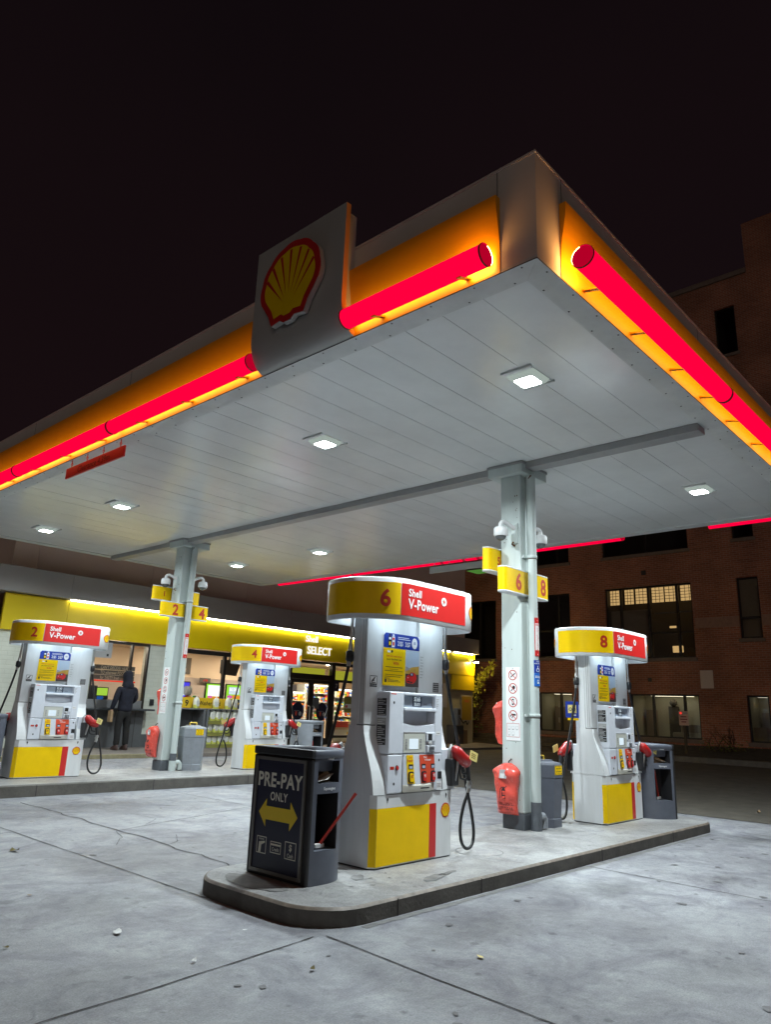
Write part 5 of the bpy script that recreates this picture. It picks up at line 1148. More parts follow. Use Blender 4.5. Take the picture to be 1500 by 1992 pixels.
spart(b, 'yellow_band')
b = MB()
for x0, x1 in ((6.02, 7.72), (7.726, 11.2), (11.206, 14.6), (14.606, 18.0), (18.006, 21.4), (21.406, 24.62)): b.box(x0, x1, SY-0.30, SY+0.4, 3.72, 4.30, 'parapet', 0.006)
spart(b, 'parapet')
b = MB()
for x0, x1 in ((6.52, 7.10), (7.107, 10.2), (10.207, 13.4), (13.407, 16.6), (16.607, 20), (20.007, SX1)): b.box(x0, x1, SY+0.42, SY+0.7, 4.30, 7.4, 'upper_wall', 0.004)
b.box(6.52, SX1, SY+0.7, 25.7, 4.28, 7.2, 'upper_wall')
spart(b, 'upper_wall')
b = MB(); b.box(7.80, 22.9, SY-0.155, SY-0.138, 3.698, 3.716, 'strip_white'); b.box(23.16, 24.4, SY-0.155, SY-0.138, 3.698, 3.716, 'strip_white'); spart(b, 'light_strip')
b = MB()
fb = fr_front(SY-0.092)
b.text('Shell', 15.43, 3.42, 0.195, fb, 'letters_white', 0.03, 0.008, 'L', sx=1.0, thick=0.03); spart(b, 'shop_lettering'); b = MB(); b.text('SELECT', 15.52, 3.05, 0.24, fb, 'letters_white', 0.03, 0.012, 'L', sx=0.92, thick=0.03)
spart(b, 'shop_lettering')
# windows ------------------------------------------------------------
def window(name, x0, x1, z0, z1, mull, rails=(), fw=0.06):
    b = MB(); y0, y1 = SY-0.01, SY+0.10
    b.box(x0, x0+fw, y0, y1, z0, z1, 'window_frame', 0.004); b.box(x1-fw, x1, y0, y1, z0, z1, 'window_frame', 0.004)
    b.box(x0+fw, x1-fw, y0+0.002, y1, z1-fw*1.3, z1, 'window_frame'); b.box(x0+fw, x1-fw, y0+0.002, y1, z0, z0+fw, 'window_frame')
    for m in mull: b.box(m-fw*0.5, m+fw*0.5, y0+0.004, y1-0.01, z0+fw, z1-fw*1.3, 'window_frame')
    for r_, a, c in rails: b.box(a, c, y0+0.006, y1-0.012, r_-fw*0.5, r_+fw*0.5, 'window_frame')
    o = spart(b, name); q = MB(); glass_pane(q, x0+fw, x1-fw, z0+fw, z1-fw, SY+0.05); q.build('pane', o); return o
pw = window('pay_window', 8.62, 10.14, 1.20, 2.86, [9.66], fw=0.05)
window('shop_window', 10.75, 14.98, 1.10, 2.84, [12.55], fw=0.085)
window('shop_window', 16.84, 18.9, 0.50, 2.86, [], [(2.28, 16.9, 18.85)], fw=0.08)
# pay counter
b = MB(); b.box(8.35, 10.24, SY-0.42, SY-0.012, 1.18, 1.225, 'counter_dark', 0.008); b.box(8.45, 10.12, SY-0.10, SY-0.006, ZG, 1.178, 'cut_dark'); b.box(8.55, 10.05, SY-0.05, SY-0.012, 1.23, 1.42, 'steel_dull')
b.box(9.88, 9.90, SY-0.103, SY-0.1, ZG, 1.17, 'seam_dark')
spart(b, 'pay_counter')
b = MB(); b.box(8.62, 9.08, SY-0.035, SY-0.012, 2.42, 2.80, 'grey_plastic'); b.box(8.95, 9.0, SY-0.04, SY-0.035, 2.46, 2.52, 'black_plastic'); spart(b, 'window_vent')
b = MB(); b.box(10.30, 10.41, SY-0.04, SY-0.001, 1.32, 1.47, 'black_plastic', 0.006); spart(b, 'outlet_box')
# doors --------------------------------------------------------------
b = MB()
b.box(14.985, 15.06, SY-0.012, SY+0.12, ZG, 2.85, 'window_frame'); b.box(16.76, 16.838, SY-0.012, SY+0.12, ZG, 2.85, 'window_frame')
b.box(15.06, 16.76, SY-0.01, SY+0.12, 2.77, 2.85, 'window_frame'); b.box(15.06, 16.76, SY-0.01, SY+0.12, 2.27, 2.44, 'window_frame')
fo = spart(b, 'door_frame')
q = MB(); glass_pane(q, 15.06, 16.76, 2.44, 2.77, SY+0.05); q.build('transom_pane', fo)
for x0, x1, hx in ((15.065, 15.905, 15.82), (15.915, 16.755, 16.0)):
    b = MB(); s_ = 0.10
    b.box(x0, x0+s_, SY, SY+0.05, ZG+0.02, 2.265, 'window_frame', 0.004); b.box(x1-s_, x1, SY, SY+0.05, ZG+0.02, 2.265, 'window_frame', 0.004); b.box(x0+s_, x1-s_, SY+0.002, SY+0.048, 2.16, 2.265, 'window_frame'); b.box(x0+s_, x1-s_, SY+0.002, SY+0.048, ZG+0.02, ZG+0.24, 'window_frame')
    do = spart(b, 'shop_door')
    q = MB(); glass_pane(q, x0+s_, x1-s_, ZG+0.24, 2.16, SY+0.025); q.build('pane', do)
    q = MB(); q.tube(catmull([(hx, SY, 0.95), (hx, SY-0.07, 0.97), (hx, SY-0.075, 1.05), (hx, SY-0.075, 1.38), (hx, SY-0.07, 1.44), (hx, SY, 1.46)], 3), 0.016, 'steel', 8); q.build('handle', do)
    q = MB(); f = fr_front(SY-0.004); cx = (x0+x1)/2-0.1 if hx < 15.9 else (x0+x1)/2+0.06
    q.ell(cx, 1.30, 0.245, 0.27, f, 'navy', 0.0, 36, 0.003); q.ell(cx+0.10, 1.22, 0.06, 0.062, f, 'grey_plastic', 0.004, 18); q.rect(cx-0.09, cx-0.03, 1.16, 1.29, f, 'orange_red_dim', 0.004)
    for k in range(5): q.rect(cx-0.14+k*0.045, cx-0.115+k*0.045, 1.30, 1.315, f, 'grey_plastic', 0.004)
    q.build('round_sticker', do)
for x, z, w_, h_, m in ((15.2, 1.98, 0.16, 0.2, 'signboard_pale'), (16.12, 1.55, 0.26, 0.34, 'cut_dark'), (16.98, 2.12, 0.24, 0.34, 'navy'), (17.55, 1.55, 0.34, 0.52, 'olive')):
    b = MB(); b.box(x-w_/2, x+w_/2, SY-0.018, SY-0.012 if x > 16.8 else SY-0.008, z-h_/2, z+h_/2, m); f = fr_front(SY-0.019)
    if x > 17: b.rect(x-0.12, x+0.14, z-0.12, z+0.02, f, 'decal_white', 0.0); b.rect(x-0.10, x-0.02, z-0.1, z-0.02, f, 'red', 0.001)
    elif x > 16.8: b.text('7', x, z-0.07, 0.14, f, 'grey_plastic', 0.0, 0.02)
    spart(b, 'window_notice')
# interior -----------------------------------------------------------
b = MB(); b.box(-1.6, SX1-0.31, SY+0.31, 25.6, ZG, ZG+0.03, 'floor_tile'); spart(b, 'floor')
b = MB(); b.box(-1.6, SX1-0.31, SY+0.12, 25.6, 2.95, 3.0, 'interior_cream')
spart(b, 'ceiling')
b = MB()
b.box(6.5, 17.0, 20.6, 20.75, 2.2, 2.95, 'interior_cream'); b.box(6.5, 17.0, 20.62, 20.74, ZG, 2.2, 'interior_grey'); b.box(17.0, 23.0, 22.3, 22.4, ZG, 2.95, 'interior_cream'); b.box(16.9, 17.0, 20.75, 22.3, ZG, 2.95, 'interior_grey'); b.box(23.0, 23.1, SY+0.31, 22.3, ZG, 2.95, 'interior_cream'); b.box(6.4, 6.5, SY+0.31, 20.6, ZG, 2.95, 'interior_cream')
spart(b, 'interior_wall')
for x, y in ((9.5, 18.9), (12.4, 19.4), (15.0, 19.4), (17.2, 19.3), (19.0, 19.6), (20.8, 19.4)):
    b = MB(); b.box(x-0.5, x+0.5, y-0.15, y+0.15, 2.92, 2.945, 'ceiling_lamp'); spart(b, 'ceiling_lamp')
# things inside the shop ---------------------------------------------
def inside(name, lab, cat, b, grp=None, loc=(0, 0, 0)): return tag(b.build(name, None, loc), lab, cat, grp)
b = MB(); b.box(8.7, 14.6, 18.35, 18.95, ZG+0.03, 1.18, 'interior_dark'); b.box(8.65, 14.65, 18.30, 19.0, 1.18, 1.22, 'counter_dark', 0.005)
inside('sales_counter', 'dark sales counter just inside the shop windows', 'counter', b)
SCR = [(11.85, 1.58, 0.50, 0.40, 'screen_blue', 'blue till screen left of the green screens behind the shop window', 'screen_white'), (12.98, 1.56, 0.60, 0.42, 'screen_green', 'bright green and white screen left of the window mullion', 'screen_white'), (13.68, 1.56, 0.56, 0.42, 'screen_green', 'bright green screen with white lettering right of the window mullion', 'screen_white')]
for k, (x, z, w_, h_, m, lab, m2) in enumerate(SCR):
    t = empty('display_screen', (x, 18.6, z)); b = MB(); b.box(-w_/2-0.03, w_/2+0.03, 0, 0.05, -0.03, h_+0.03, 'black_plastic', 0.004); b.box(-0.05, 0.05, 0.02, 0.04, -0.2, -0.03, 'black_plastic'); b.build('case', t)
    b = MB(); f = fr_front(0); b.rect(-w_/2, w_/2, 0, h_, f, m, 0.001)
    if k == 0: b.rect(-0.2, 0.13, 0.04, 0.24, f, 'lcd', 0.002); b.ell(0.0, 0.33, 0.05, 0.03, f, 'screen_orange', 0.002, 12)
    elif k == 1: b.rect(-0.24, 0.19, 0.07, 0.38, f, m2, 0.002); b.rect(-0.24, 0.19, 0.0, 0.065, f, 'screen_orange', 0.002); b.rect(-0.22, -0.08, 0.02, 0.08, f, 'screen_pink', 0.003)
    else: b.rect(-0.19, 0.19, 0.15, 0.36, f, 'lcd', 0.002); b.text('BIG DEAL', 0, 0.25, 0.075, f, 'screen_white', 0.003, 0.02, sx=0.75); b.ell(-0.15, 0.07, 0.10, 0.055, f, 'screen_pink', 0.003, 16); b.ell(0.04, 0.075, 0.11, 0.062, f, 'screen_orange', 0.002, 16); b.ell(0.18, 0.07, 0.08, 0.058, f, 'screen_orange', 0.003, 16)
    b.build('screen', t); tag(t, lab, 'screen', 'lit screens behind the shop windows')
b = MB(); b.box(13.12, 13.66, 18.6, 18.64, 2.30, 2.70, 'black_plastic'); b.add([(13.02, 18.45, 2.27), (13.60, 18.45, 2.24), (13.70, 18.40, 2.68), (13.14, 18.40, 2.70)], [(0,1,2,3)], 'interior_dark'); b.tube([(13.4, 18.6, 2.6), (13.4, 18.6, 2.95)], 0.02, 'black_plastic', 8)
inside('hanging_monitor', 'dark monitor back hanging from the shop ceiling by the mullion', 'monitor', b)
b = MB(); b.box(12.75, 13.35, 20.55, 20.6, 2.30, 2.80, 'interior_dark'); f = fr_front(20.548)
for k in range(3): b.text(('HOT', 'FRESH', 'COFFEE')[k], 13.05, 2.66-k*0.14, 0.08, f, 'interior_cream', 0.001, 0.01, sx=0.7)
inside('menu_board', 'small black menu board on the cream bulkhead', 'menu board', b)
b = MB(); f = fr_front(SY+0.35)
for k, tx in enumerate(("CAN'T DECIDE? HEAD", 'TO wherever FOOD IS', 'for TASTY fresh snacks')): b.rect(8.86, 9.98, 2.16-k*0.125, 2.27-k*0.125, f, 'interior_dark', 0.0, 0.004); b.text(tx, 9.42, 2.175-k*0.125, 0.075, f, 'interior_cream', 0.006, 0.01, sx=0.72)
inside('food_notice', 'dark three-line food notice hung in the pay window', 'notice', b)
b = MB(); b.box(8.75, 10.0, SY+0.30, SY+0.34, 1.86, 1.895, 'red_glow'); inside('red_strip', 'thin red strip across the pay window', 'strip', b)
b = MB(); b.box(8.66, 8.95, SY+0.20, SY+0.5, 1.25, 1.75, 'black_plastic', 0.01); b.box(8.98, 9.32, SY+0.35, SY+0.40, 1.35, 1.72, 'black_plastic'); f = fr_front(SY+0.349); b.rect(9.0, 9.30, 1.52, 1.70, f, 'screen_lime', 0.001); b.rect(9.03, 9.2, 1.40, 1.50, f, 'lcd_blue', 0.001)
inside('till', 'dark till with a lime screen behind the pay window', 'till', b)
rs = random.Random(3)
PACK = [('pack_orange', (0.7, 0.2, 0.02)), ('pack_red', (0.5, 0.03, 0.03)), ('pack_yellow', (0.7, 0.5, 0.03)), ('pack_green', (0.08, 0.3, 0.06)), ('pack_blue', (0.03, 0.12, 0.5)), ('pack_white', (0.65, 0.65, 0.6))]
for n_, c in PACK: mat(n_, c, 0.4)
def shelf_unit(x, y, w_, zs, lab, lit=None):
    t = empty('shelf_unit', (x, y, ZG+0.03)); b = MB()
    for s_ in (-w_/2, w_/2): b.box(s_-0.02, s_+0.02, 0, 0.4, 0, zs[-1]+0.3, 'shelf_white')
    b.box(-w_/2, w_/2, 0.38, 0.4, 0, zs[-1]+0.3, 'shelf_white'); b.build('frame', t)
    for z in zs: b = MB(); b.box(-w_/2+0.02, w_/2-0.02, 0.0, 0.38, z-0.02, z, 'shelf_white'); b.build('shelf', t)
    tag(t, lab, 'shelf', 'shelves inside the shop')
    if lit: b = MB(); b.box(-w_/2+0.05, w_/2-0.05, 0.02, 0.06, zs[-1]+0.26, zs[-1]+0.29, lit); b.build('shelf_lamp', t)
    return t
snacks = 0
for x, y, w_, zs, lab, lit in ((17.55, 20.3, 1.1, (0.15, 0.45, 0.75, 1.05, 1.35), 'snack shelf seen through the left shop door', 'cooler_lamp'), (18.85, 20.5, 1.3, (0.15, 0.45, 0.75, 1.05, 1.35, 1.65), 'lit drinks shelf seen through the right shop door', 'cooler_lamp'), (20.5, 20.6, 1.4, (0.15, 0.5, 0.85, 1.2, 1.55), 'lit drinks shelf seen through the tall side window', 'cooler_lamp')):
    shelf_unit(x, y, w_, zs, lab, lit)
    for z in zs:
        xx = x-w_/2+0.06
        while xx < x+w_/2-0.08:
            ww = rs.uniform(0.10, 0.16); n_ = rs.choice(PACK)[0]
            b = MB(); h_ = rs.uniform(0.15, 0.24); b.box(0, ww-0.015, 0, 0.10, 0, h_, n_, 0.008, 1); b.box(0.012, ww-0.027, -0.002, 0.0, h_*0.3, h_*0.7, rs.choice(PACK)[0])
            tag(b.build('snack_packet', None, (xx, y+0.03, ZG+0.031+z)), 'small '+n_[5:]+' packet on a shelf beyond the shop doors', 'packet', n_[5:]+' packets on the shop shelves'); xx += ww
b = MB(); b.box(17.9, 20.2, 18.6, 19.2, ZG+0.03, 1.0, 'interior_cream'); b.box(17.95, 18.6, 18.57, 18.6, 0.80, 1.0, 'red'); b.box(18.75, 19.5, 18.57, 18.6, 0.80, 1.0, 'orange_red_dim'); b.box(17.95, 19.9, 18.585, 18.6, 0.34, 0.72, 'pack_white'); b.ell(18.6, 0.6, 0.05, 0.05, fr_front(18.585), 'yellow', 0.002); b.ell(19.2, 0.5, 0.06, 0.06, fr_front(18.585), 'yellow', 0.002); inside('display_counter', 'cream display counter with red trim behind the tall side window', 'counter', b)
b = MB(); f = frame((15.1, SY+0.3, 2.43), (1, 0, 0), (0, 0, 1)); b.rect(0, 1.62, 0.0, 0.22, f, 'transom_green', 0.0, 0.01); b.rect(1.80, 3.6, -0.12, 0.2, f, 'transom_green', 0.0, 0.01); inside('promo_banner', 'yellow green banner behind the glass over the shop doors', 'banner', b)
b = MB(); b.lathe([(0.10, 0), (0.11, 0.05), (0.10, 0.30), (0.06, 0.33), (0.06, 0.40)], (0, 0, 0), 'pack_red', 14); b.lathe([(0.07, 0.40), (0.13, 0.45), (0.13, 0.62), (0.10, 0.66)], (0, 0, 0), 'pack_white', 14); inside('drinks_dispenser', 'red and white drinks dispenser between the till screens', 'dispenser', b, None, (12.05, 18.6, 1.22))
for x, y, z, w_, n_, lab in ((9.95, 18.3, 1.25, 0.34, 5, 'stack of coloured packets behind the right side of the pay window'), (11.5, 18.75, 1.22, 0.5, 6, 'row of small coloured packets left of the till screens'), (12.42, 18.75, 1.22, 0.4, 5, 'row of small coloured packets between the till screens'), (14.4, 18.75, 1.22, 0.7, 8, 'row of small coloured packets right of the green screens')):
    t = empty('counter_stock', (x, y, z)); xx = -w_/2
    for k in range(n_):
        b = MB(); ww = w_/n_; h_ = rs.uniform(0.16, 0.42); b.box(xx, xx+ww*0.92, 0, 0.08, 0, h_, rs.choice(PACK)[0], 0.006, 1); b.rect(xx+0.01, xx+ww*0.8, h_*0.4, h_*0.75, fr_front(0), rs.choice(PACK)[0], 0.002); b.build('packet', t); xx += ww
    tag(t, lab, 'packets', 'counter stock in the shop')
for k, x in enumerate((12.1, 12.55, 13.9)):
    b = MB(); b.text(('OPEN', 'LOTTO', 'ATM')[k], 0, 0, 0.07, fr_front(0), 'red_glow', 0.012, 0.01, sx=0.8); b.box(-0.2, 0.2, 0.0, 0.03, -0.03, 0.11, 'interior_dark'); inside('lit_sign', ('small red lit sign at the left below the cream bulkhead', 'small red lit sign second from the left below the bulkhead', 'small red lit sign right of the hanging monitor')[k], 'sign', b, 'red lit signs in the shop', (x, 20.5, 2.10))
# washer fluid rack outside ------------------------------------------
RX0, RX1, RY = 11.72, 13.02, 17.02
def rack(x0, x1, y0, y1, zb, shelves, name, lab):
    t = empty(name, ((x0+x1)/2, y0, zb)); w_ = (x1-x0)/2; b = MB()
    for s_ in (-1, 1): b.box(s_*w_, s_*(w_-0.05), 0, y1-y0, 0, 0.98, 'shelf_grey', 0.01)
    for s_ in (-1, 1):
        for k in range(6): b.box(s_*(w_-0.052), s_*(w_-0.060), 0.06, y1-y0-0.02, 0.40+k*0.085, 0.43+k*0.085, 'shelf_grey')
    b.box(-w_, w_, y1-y0-0.02, y1-y0, 0, 0.98, 'cut_dark'); b.box(-w_, w_, 0, y1-y0, 0.98, 1.01, 'shelf_grey', 0.008); b.box(-w_+0.05, w_-0.05, 0.02, y1-y0-0.02, 0.0, 0.06, 'shelf_grey'); b.build('frame', t)
    for z in shelves: b = MB(); b.box(-w_+0.05, w_-0.05, 0.01, y1-y0-0.03, z-0.03, z, 'shelf_grey'); b.box(-w_+0.05, w_-0.05, 0.0, 0.012, z-0.085, z+0.002, 'olive'); b.build('shelf', t)
    tag(t, lab, 'rack', 'grey racks under the shop window'); return t
rack(RX0, RX1, RY, 17.55, 0.27, (0.10, 0.40, 0.70), 'washer_fluid_rack', 'grey shelving rack full of washer fluid jugs outside the window')
rack(10.82, 11.66, RY, 17.55, 0.27, (), 'empty_rack', 'emptier grey louvred rack half hidden behind the farther column')
b = MB(); b.box(11.05, 12.75, 17.30, 17.33, 1.29, 1.56, 'yellow_sign', 0.003); f = fr_front(17.30); b.text('Washer Fluid', 11.95, 1.37, 0.11, f, 'ink_black', 0.002, 0.015, sx=0.8)
inside('washer_sign', 'long yellow washer sign on top of the rack', 'sign', b)
b = MB(); b.box(12.62, 12.98, 17.22, 17.25, 1.30, 1.55, 'navy'); f = fr_front(17.22); b.text('5', 12.72, 1.34, 0.15, f, 'yellow', 0.002, 0.02); b.text('99', 12.86, 1.40, 0.07, f, 'yellow', 0.002, 0.02)
inside('price_card', 'navy price card with yellow figures at the right of the rack top', 'price card', b, 'price cards on the racks')
b = MB(); b.box(11.03, 11.25, 17.20, 17.23, 1.29, 1.54, 'yellow_sign'); f = fr_front(17.20); b.text('9', 11.16, 1.34, 0.15, f, 'ink_black', 0.002, 0.03)
inside('price_card', 'yellow price card with a black 9 at the left of the rack top', 'price card', b, 'price cards on the racks')
def make_jug():
    t = empty('washer_fluid_jug', (0, 0, 0))
    rr = lambda hx, hy, z: [(hx*math.copysign(abs(math.cos(a))**0.45, math.cos(a)), hy*math.copysign(abs(math.sin(a))**0.45, math.sin(a)), z) for a in [2*math.pi*k/16 for k in range(16)]]
    b = MB(); b.loft([rr(0.072, 0.06, 0), rr(0.076, 0.064, 0.01), rr(0.076, 0.064, 0.085)], 'jug_fluid', True, True, False); b.loft([rr(0.076, 0.064, 0.085), rr(0.076, 0.064, 0.19), rr(0.068, 0.058, 0.225), rr(0.035, 0.035, 0.262), rr(0.022, 0.022, 0.27)], 'jug_clear', True, True, True)
    b.rect(-0.055, 0.055, 0.05, 0.175, fr_front(-0.065), 'jug_label', 0.001); b.build('bottle', t)
    b = MB(); b.tube(catmull([(0.03, 0, 0.245), (0.06, 0, 0.255), (0.07, 0, 0.235), (0.072, 0, 0.20)], 4), 0.011, 'jug_clear', 8); b.build('handle', t)
    b = MB(); b.lathe([(0.021, 0), (0.021, 0.025), (0.018, 0.028)], (0, 0, 0.268), 'decal_white', 12); b.build('cap', t)
    return t
J0 = make_jug(); nj = 0
def place_jug(x, y, z, rz, lab, grp):
    global nj
    o = J0 if nj == 0 else copy_tree(J0); nj += 1; o.location = (x, y, z); o.rotation_euler.z = rz; o.scale = (1.0, 1.0, 1.05)
    tag(o, lab, 'jug', grp)
GJ = 'washer fluid jugs on the rack'
for x, l in ((11.40, 'leftmost washer jug on the rack top, left of the yellow washer sign'), (12.02, 'washer jug standing on the rack top in front of the yellow washer sign'), (12.42, 'washer jug on the rack top between the sign and the price card'), (12.64, 'washer jug on the rack top in front of the navy price card')): place_jug(x, 17.12, 1.285, rs.uniform(-0.3, 0.3), l, GJ)
for z, k, nm, st in ((0.972, 5, 'upper', 11.95), (0.672, 6, 'middle', 11.88), (0.372, 6, 'lower', 11.88)):
    for i in range(k): place_jug(st+i*0.182+rs.uniform(-0.012, 0.012), 17.13+rs.uniform(-0.015, 0.015), z, rs.uniform(-0.25, 0.25), 'washer fluid jug in the row on the '+nm+' shelf of the rack', 'washer jugs on the '+nm+' shelf')
# right-hand end of the store: air machine, cards, lamp, boxes
b = MB(); b.box(0, 0.62, -0.35, 0, 0, 0.72, 'interior_dark', 0.015); b.box(0.03, 0.59, -0.37, -0.35, 0.40, 0.70, 'counter_dark', 0.01); b.flat([(0.31, 0.12), (0.40, 0.24), (0.31, 0.36), (0.22, 0.24)], fr_front(-0.352), 'brown_paper', 0.002)
b.box(0.64, 0.95, -0.30, 0, 0, 0.55, 'brown_paper', 0.01)
inside('ice_chest', 'brown service chest against the cream wall at the store end', 'chest', b, None, (22.9, SY-0.02, 0.25))
b = MB(); b.box(-0.13, 0.13, -0.04, 0, -0.45, 0.45, 'decal_white', 0.005); o = inside('wall_notice', 'white notice on the cream wall right of pump 6', 'notice', b, None, (22.75, SY-0.006, 2.05))
b = MB(); b.box(0, 0.72, -0.03, 0, 0, 0.98, 'beige_grey', 0.006); b.box(0.04, 0.68, -0.036, -0.03, 0.04, 0.94, 'poster_ochre'); b.text('SALE', 0.36, 0.72, 0.10, fr_front(-0.036), 'orange_red', 0.001, 0.02); o = inside('wall_poster', 'ochre poster in a pale frame at the end of the cream wall', 'poster', b, None, (23.80, SY-0.006, 1.12))
b = MB(); b.box(-0.10, 0.10, -0.20, 0, -0.6, 0.25, 'bin_grey_light', 0.02); b.box(-0.08, 0.08, -0.215, -0.20, 0.0, 0.2, 'interior_dark'); b.tube(catmull([(0.05, -0.2, -0.1), (0.2, -0.25, -0.3), (0.35, -0.25, -0.22), (0.5, -0.22, -0.35), (0.62, -0.2, -0.25)], 5), 0.022, 'black_rubber', 8); o = inside('air_hose_unit', 'small air pump with a looped black hose on the cream wall', 'air pump', b, None, (23.45, SY-0.006, 1.35))
t = empty('security_lamp', (24.25, SY-0.30, 3.42)); b = MB(); b.box(-0.10, 0.10, -0.06, 0.10, -0.03, 0.06, 'decal_white', 0.01); b.tube([(0, 0.1, 0.02), (0, 0.21, 0.02)], 0.025, 'grey_plastic', 8); b.build('housing', t); b = MB(); b.box(0.06, 0.28, -0.03, 0.03, -0.035, 0.0, 'sec_lamp'); b.build('lamp_head', t); tag(t, 'small lit security lamp at the right end of the yellow band', 'lamp')
# ================================================================== BRICK BUILDING ACROSS THE LANE
BX = 27.5
mat('brick_pale', (0.34, 0.20, 0.15), 0.85, var=0.2, vscale=8); mat('stone_sill', (0.20, 0.15, 0.12), 0.8, var=0.2)
mat('blind', (0.42, 0.36, 0.28), 0.8, var=0.1); mat('room_wall', (0.60, 0.58, 0.46), 0.8); mat('twig', (0.05, 0.025, 0.02), 0.9)
emat('room_lamp_dim', (1.0, 0.95, 0.8), 0.9); mat('lane_sign', (0.62, 0.42, 0.36), 0.6)
bb = empty('brick_building', (BX, 8, 0.3)); tag(bb, 'tall dark red brick building with wide dim windows across the lane', 'building')
BL = bb.location.copy()
def bpart(b, name, parent=None):
    o = b.build(name, parent or bb)
    if parent is None: o.location = -BL
    return o
WIN = [  # y0, y1, z0, z1, mullions, rails(z, ya, yb), kind
    (9.73, 12.31, 0.80, 2.36, (10.28, 11.44), (), 'lit'), (14.75, 16.29, 0.84, 2.38, (15.29,), (), 'lit'), (7.42, 8.13, 0.80, 2.36, (), (), 'dimlit'),
    (7.40, 8.13, 4.30, 6.46, (), ((5.03, 7.4, 8.13),), 'blind'), (9.73, 13.16, 3.68, 6.45, (10.31, 11.41, 12.53), ((4.63, 9.73, 11.41),), 'lamps'), (14.73, 16.28, 3.79, 6.43, (15.28,), ((4.9, 14.73, 16.28),), 'dark'),
    (9.73, 13.2, 7.75, 10.2, (11.4,), (), 'dark'), (14.72, 16.3, 7.74, 10.2, (15.3,), (), 'dark'), (7.40, 8.13, 7.9, 10.0, (), (), 'dark'),
    (7.27, 8.03, 15.2, 17.2, (), (), 'dark'), (7.4, 8.1, 11.6, 13.7, (), (), 'dark'), (9.73, 13.2, 11.6, 13.9, (11.4,), (), 'dark'), (9.73, 13.2, 15.2, 17.2, (11.4,), (), 'dark'),
    (3.4, 5.6, 0.8, 2.36, (4.5,), (), 'dimlit'), (3.4, 5.6, 3.8, 6.4, (4.5,), (), 'dark'), (18.4, 20.2, 3.8, 6.4, (19.3,), (), 'dark')]
Ys = sorted({-20.0, 24.0} | {q for w_ in WIN for q in w_[:2]}); Zs = sorted({0.1, 18.4} | {q for w_ in WIN for q in w_[2:4]})
b = MB()
for ya, yb in zip(Ys[:-1], Ys[1:]):
    for za, zb in zip(Zs[:-1], Zs[1:]):
        yc, zc = (ya+yb)/2, (za+zb)/2
        if any(w_[0] < yc < w_[1] and w_[2] < zc < w_[3] for w_ in WIN): continue
        b.add([(BX, ya, za), (BX, yb, za), (BX, yb, zb), (BX, ya, zb)], [(0, 3, 2, 1)], 'brick')
for w_ in WIN:
    y0, y1, z0, z1 = w_[:4]; d = 0.16
    b.add([(BX, y0, z0), (BX, y0, z1), (BX+d, y0, z1), (BX+d, y0, z0)], [(0,1,2,3)], 'brick'); b.add([(BX, y1, z0), (BX+d, y1, z0), (BX+d, y1, z1), (BX, y1, z1)], [(0,1,2,3)], 'brick')
    b.add([(BX, y0, z1), (BX, y1, z1), (BX+d, y1, z1), (BX+d, y0, z1)], [(0,1,2,3)], 'brick'); b.add([(BX, y0, z0), (BX+d, y0, z0), (BX+d, y1, z0), (BX, y1, z0)], [(0,1,2,3)], 'stone_sill')
b.add([(BX, 24, 0.1), (BX, 24, 18.4), (45, 24, 18.4), (45, 24, 0.1)], [(0,1,2,3)], 'brick_end'); b.add([(BX, -20, 18.4), (45, -20, 18.4), (45, 24, 18.4), (BX, 24, 18.4)], [(0,1,2,3)], 'seam_dark')
bpart(b, 'wall')
b = MB(); b.box(BX+0.02, 40, -20, 6.72, 18.402, 20.6, 'brick'); bpart(b, 'upper_storey')
b = MB(); b.box(BX-0.06, BX+0.2, 6.73, 24.05, 18.402, 18.62, 'stone_sill', 0.01); bpart(b, 'coping')
b = MB(); b.box(BX-0.004, BX-0.001, -6, 7.39, 4.74, 5.10, 'brick_pale'); b.box(BX-0.004, BX-0.001, 8.14, 9.66, 4.74, 5.10, 'brick_pale'); bpart(b, 'pale_strip')  # paler strip along the brick wall
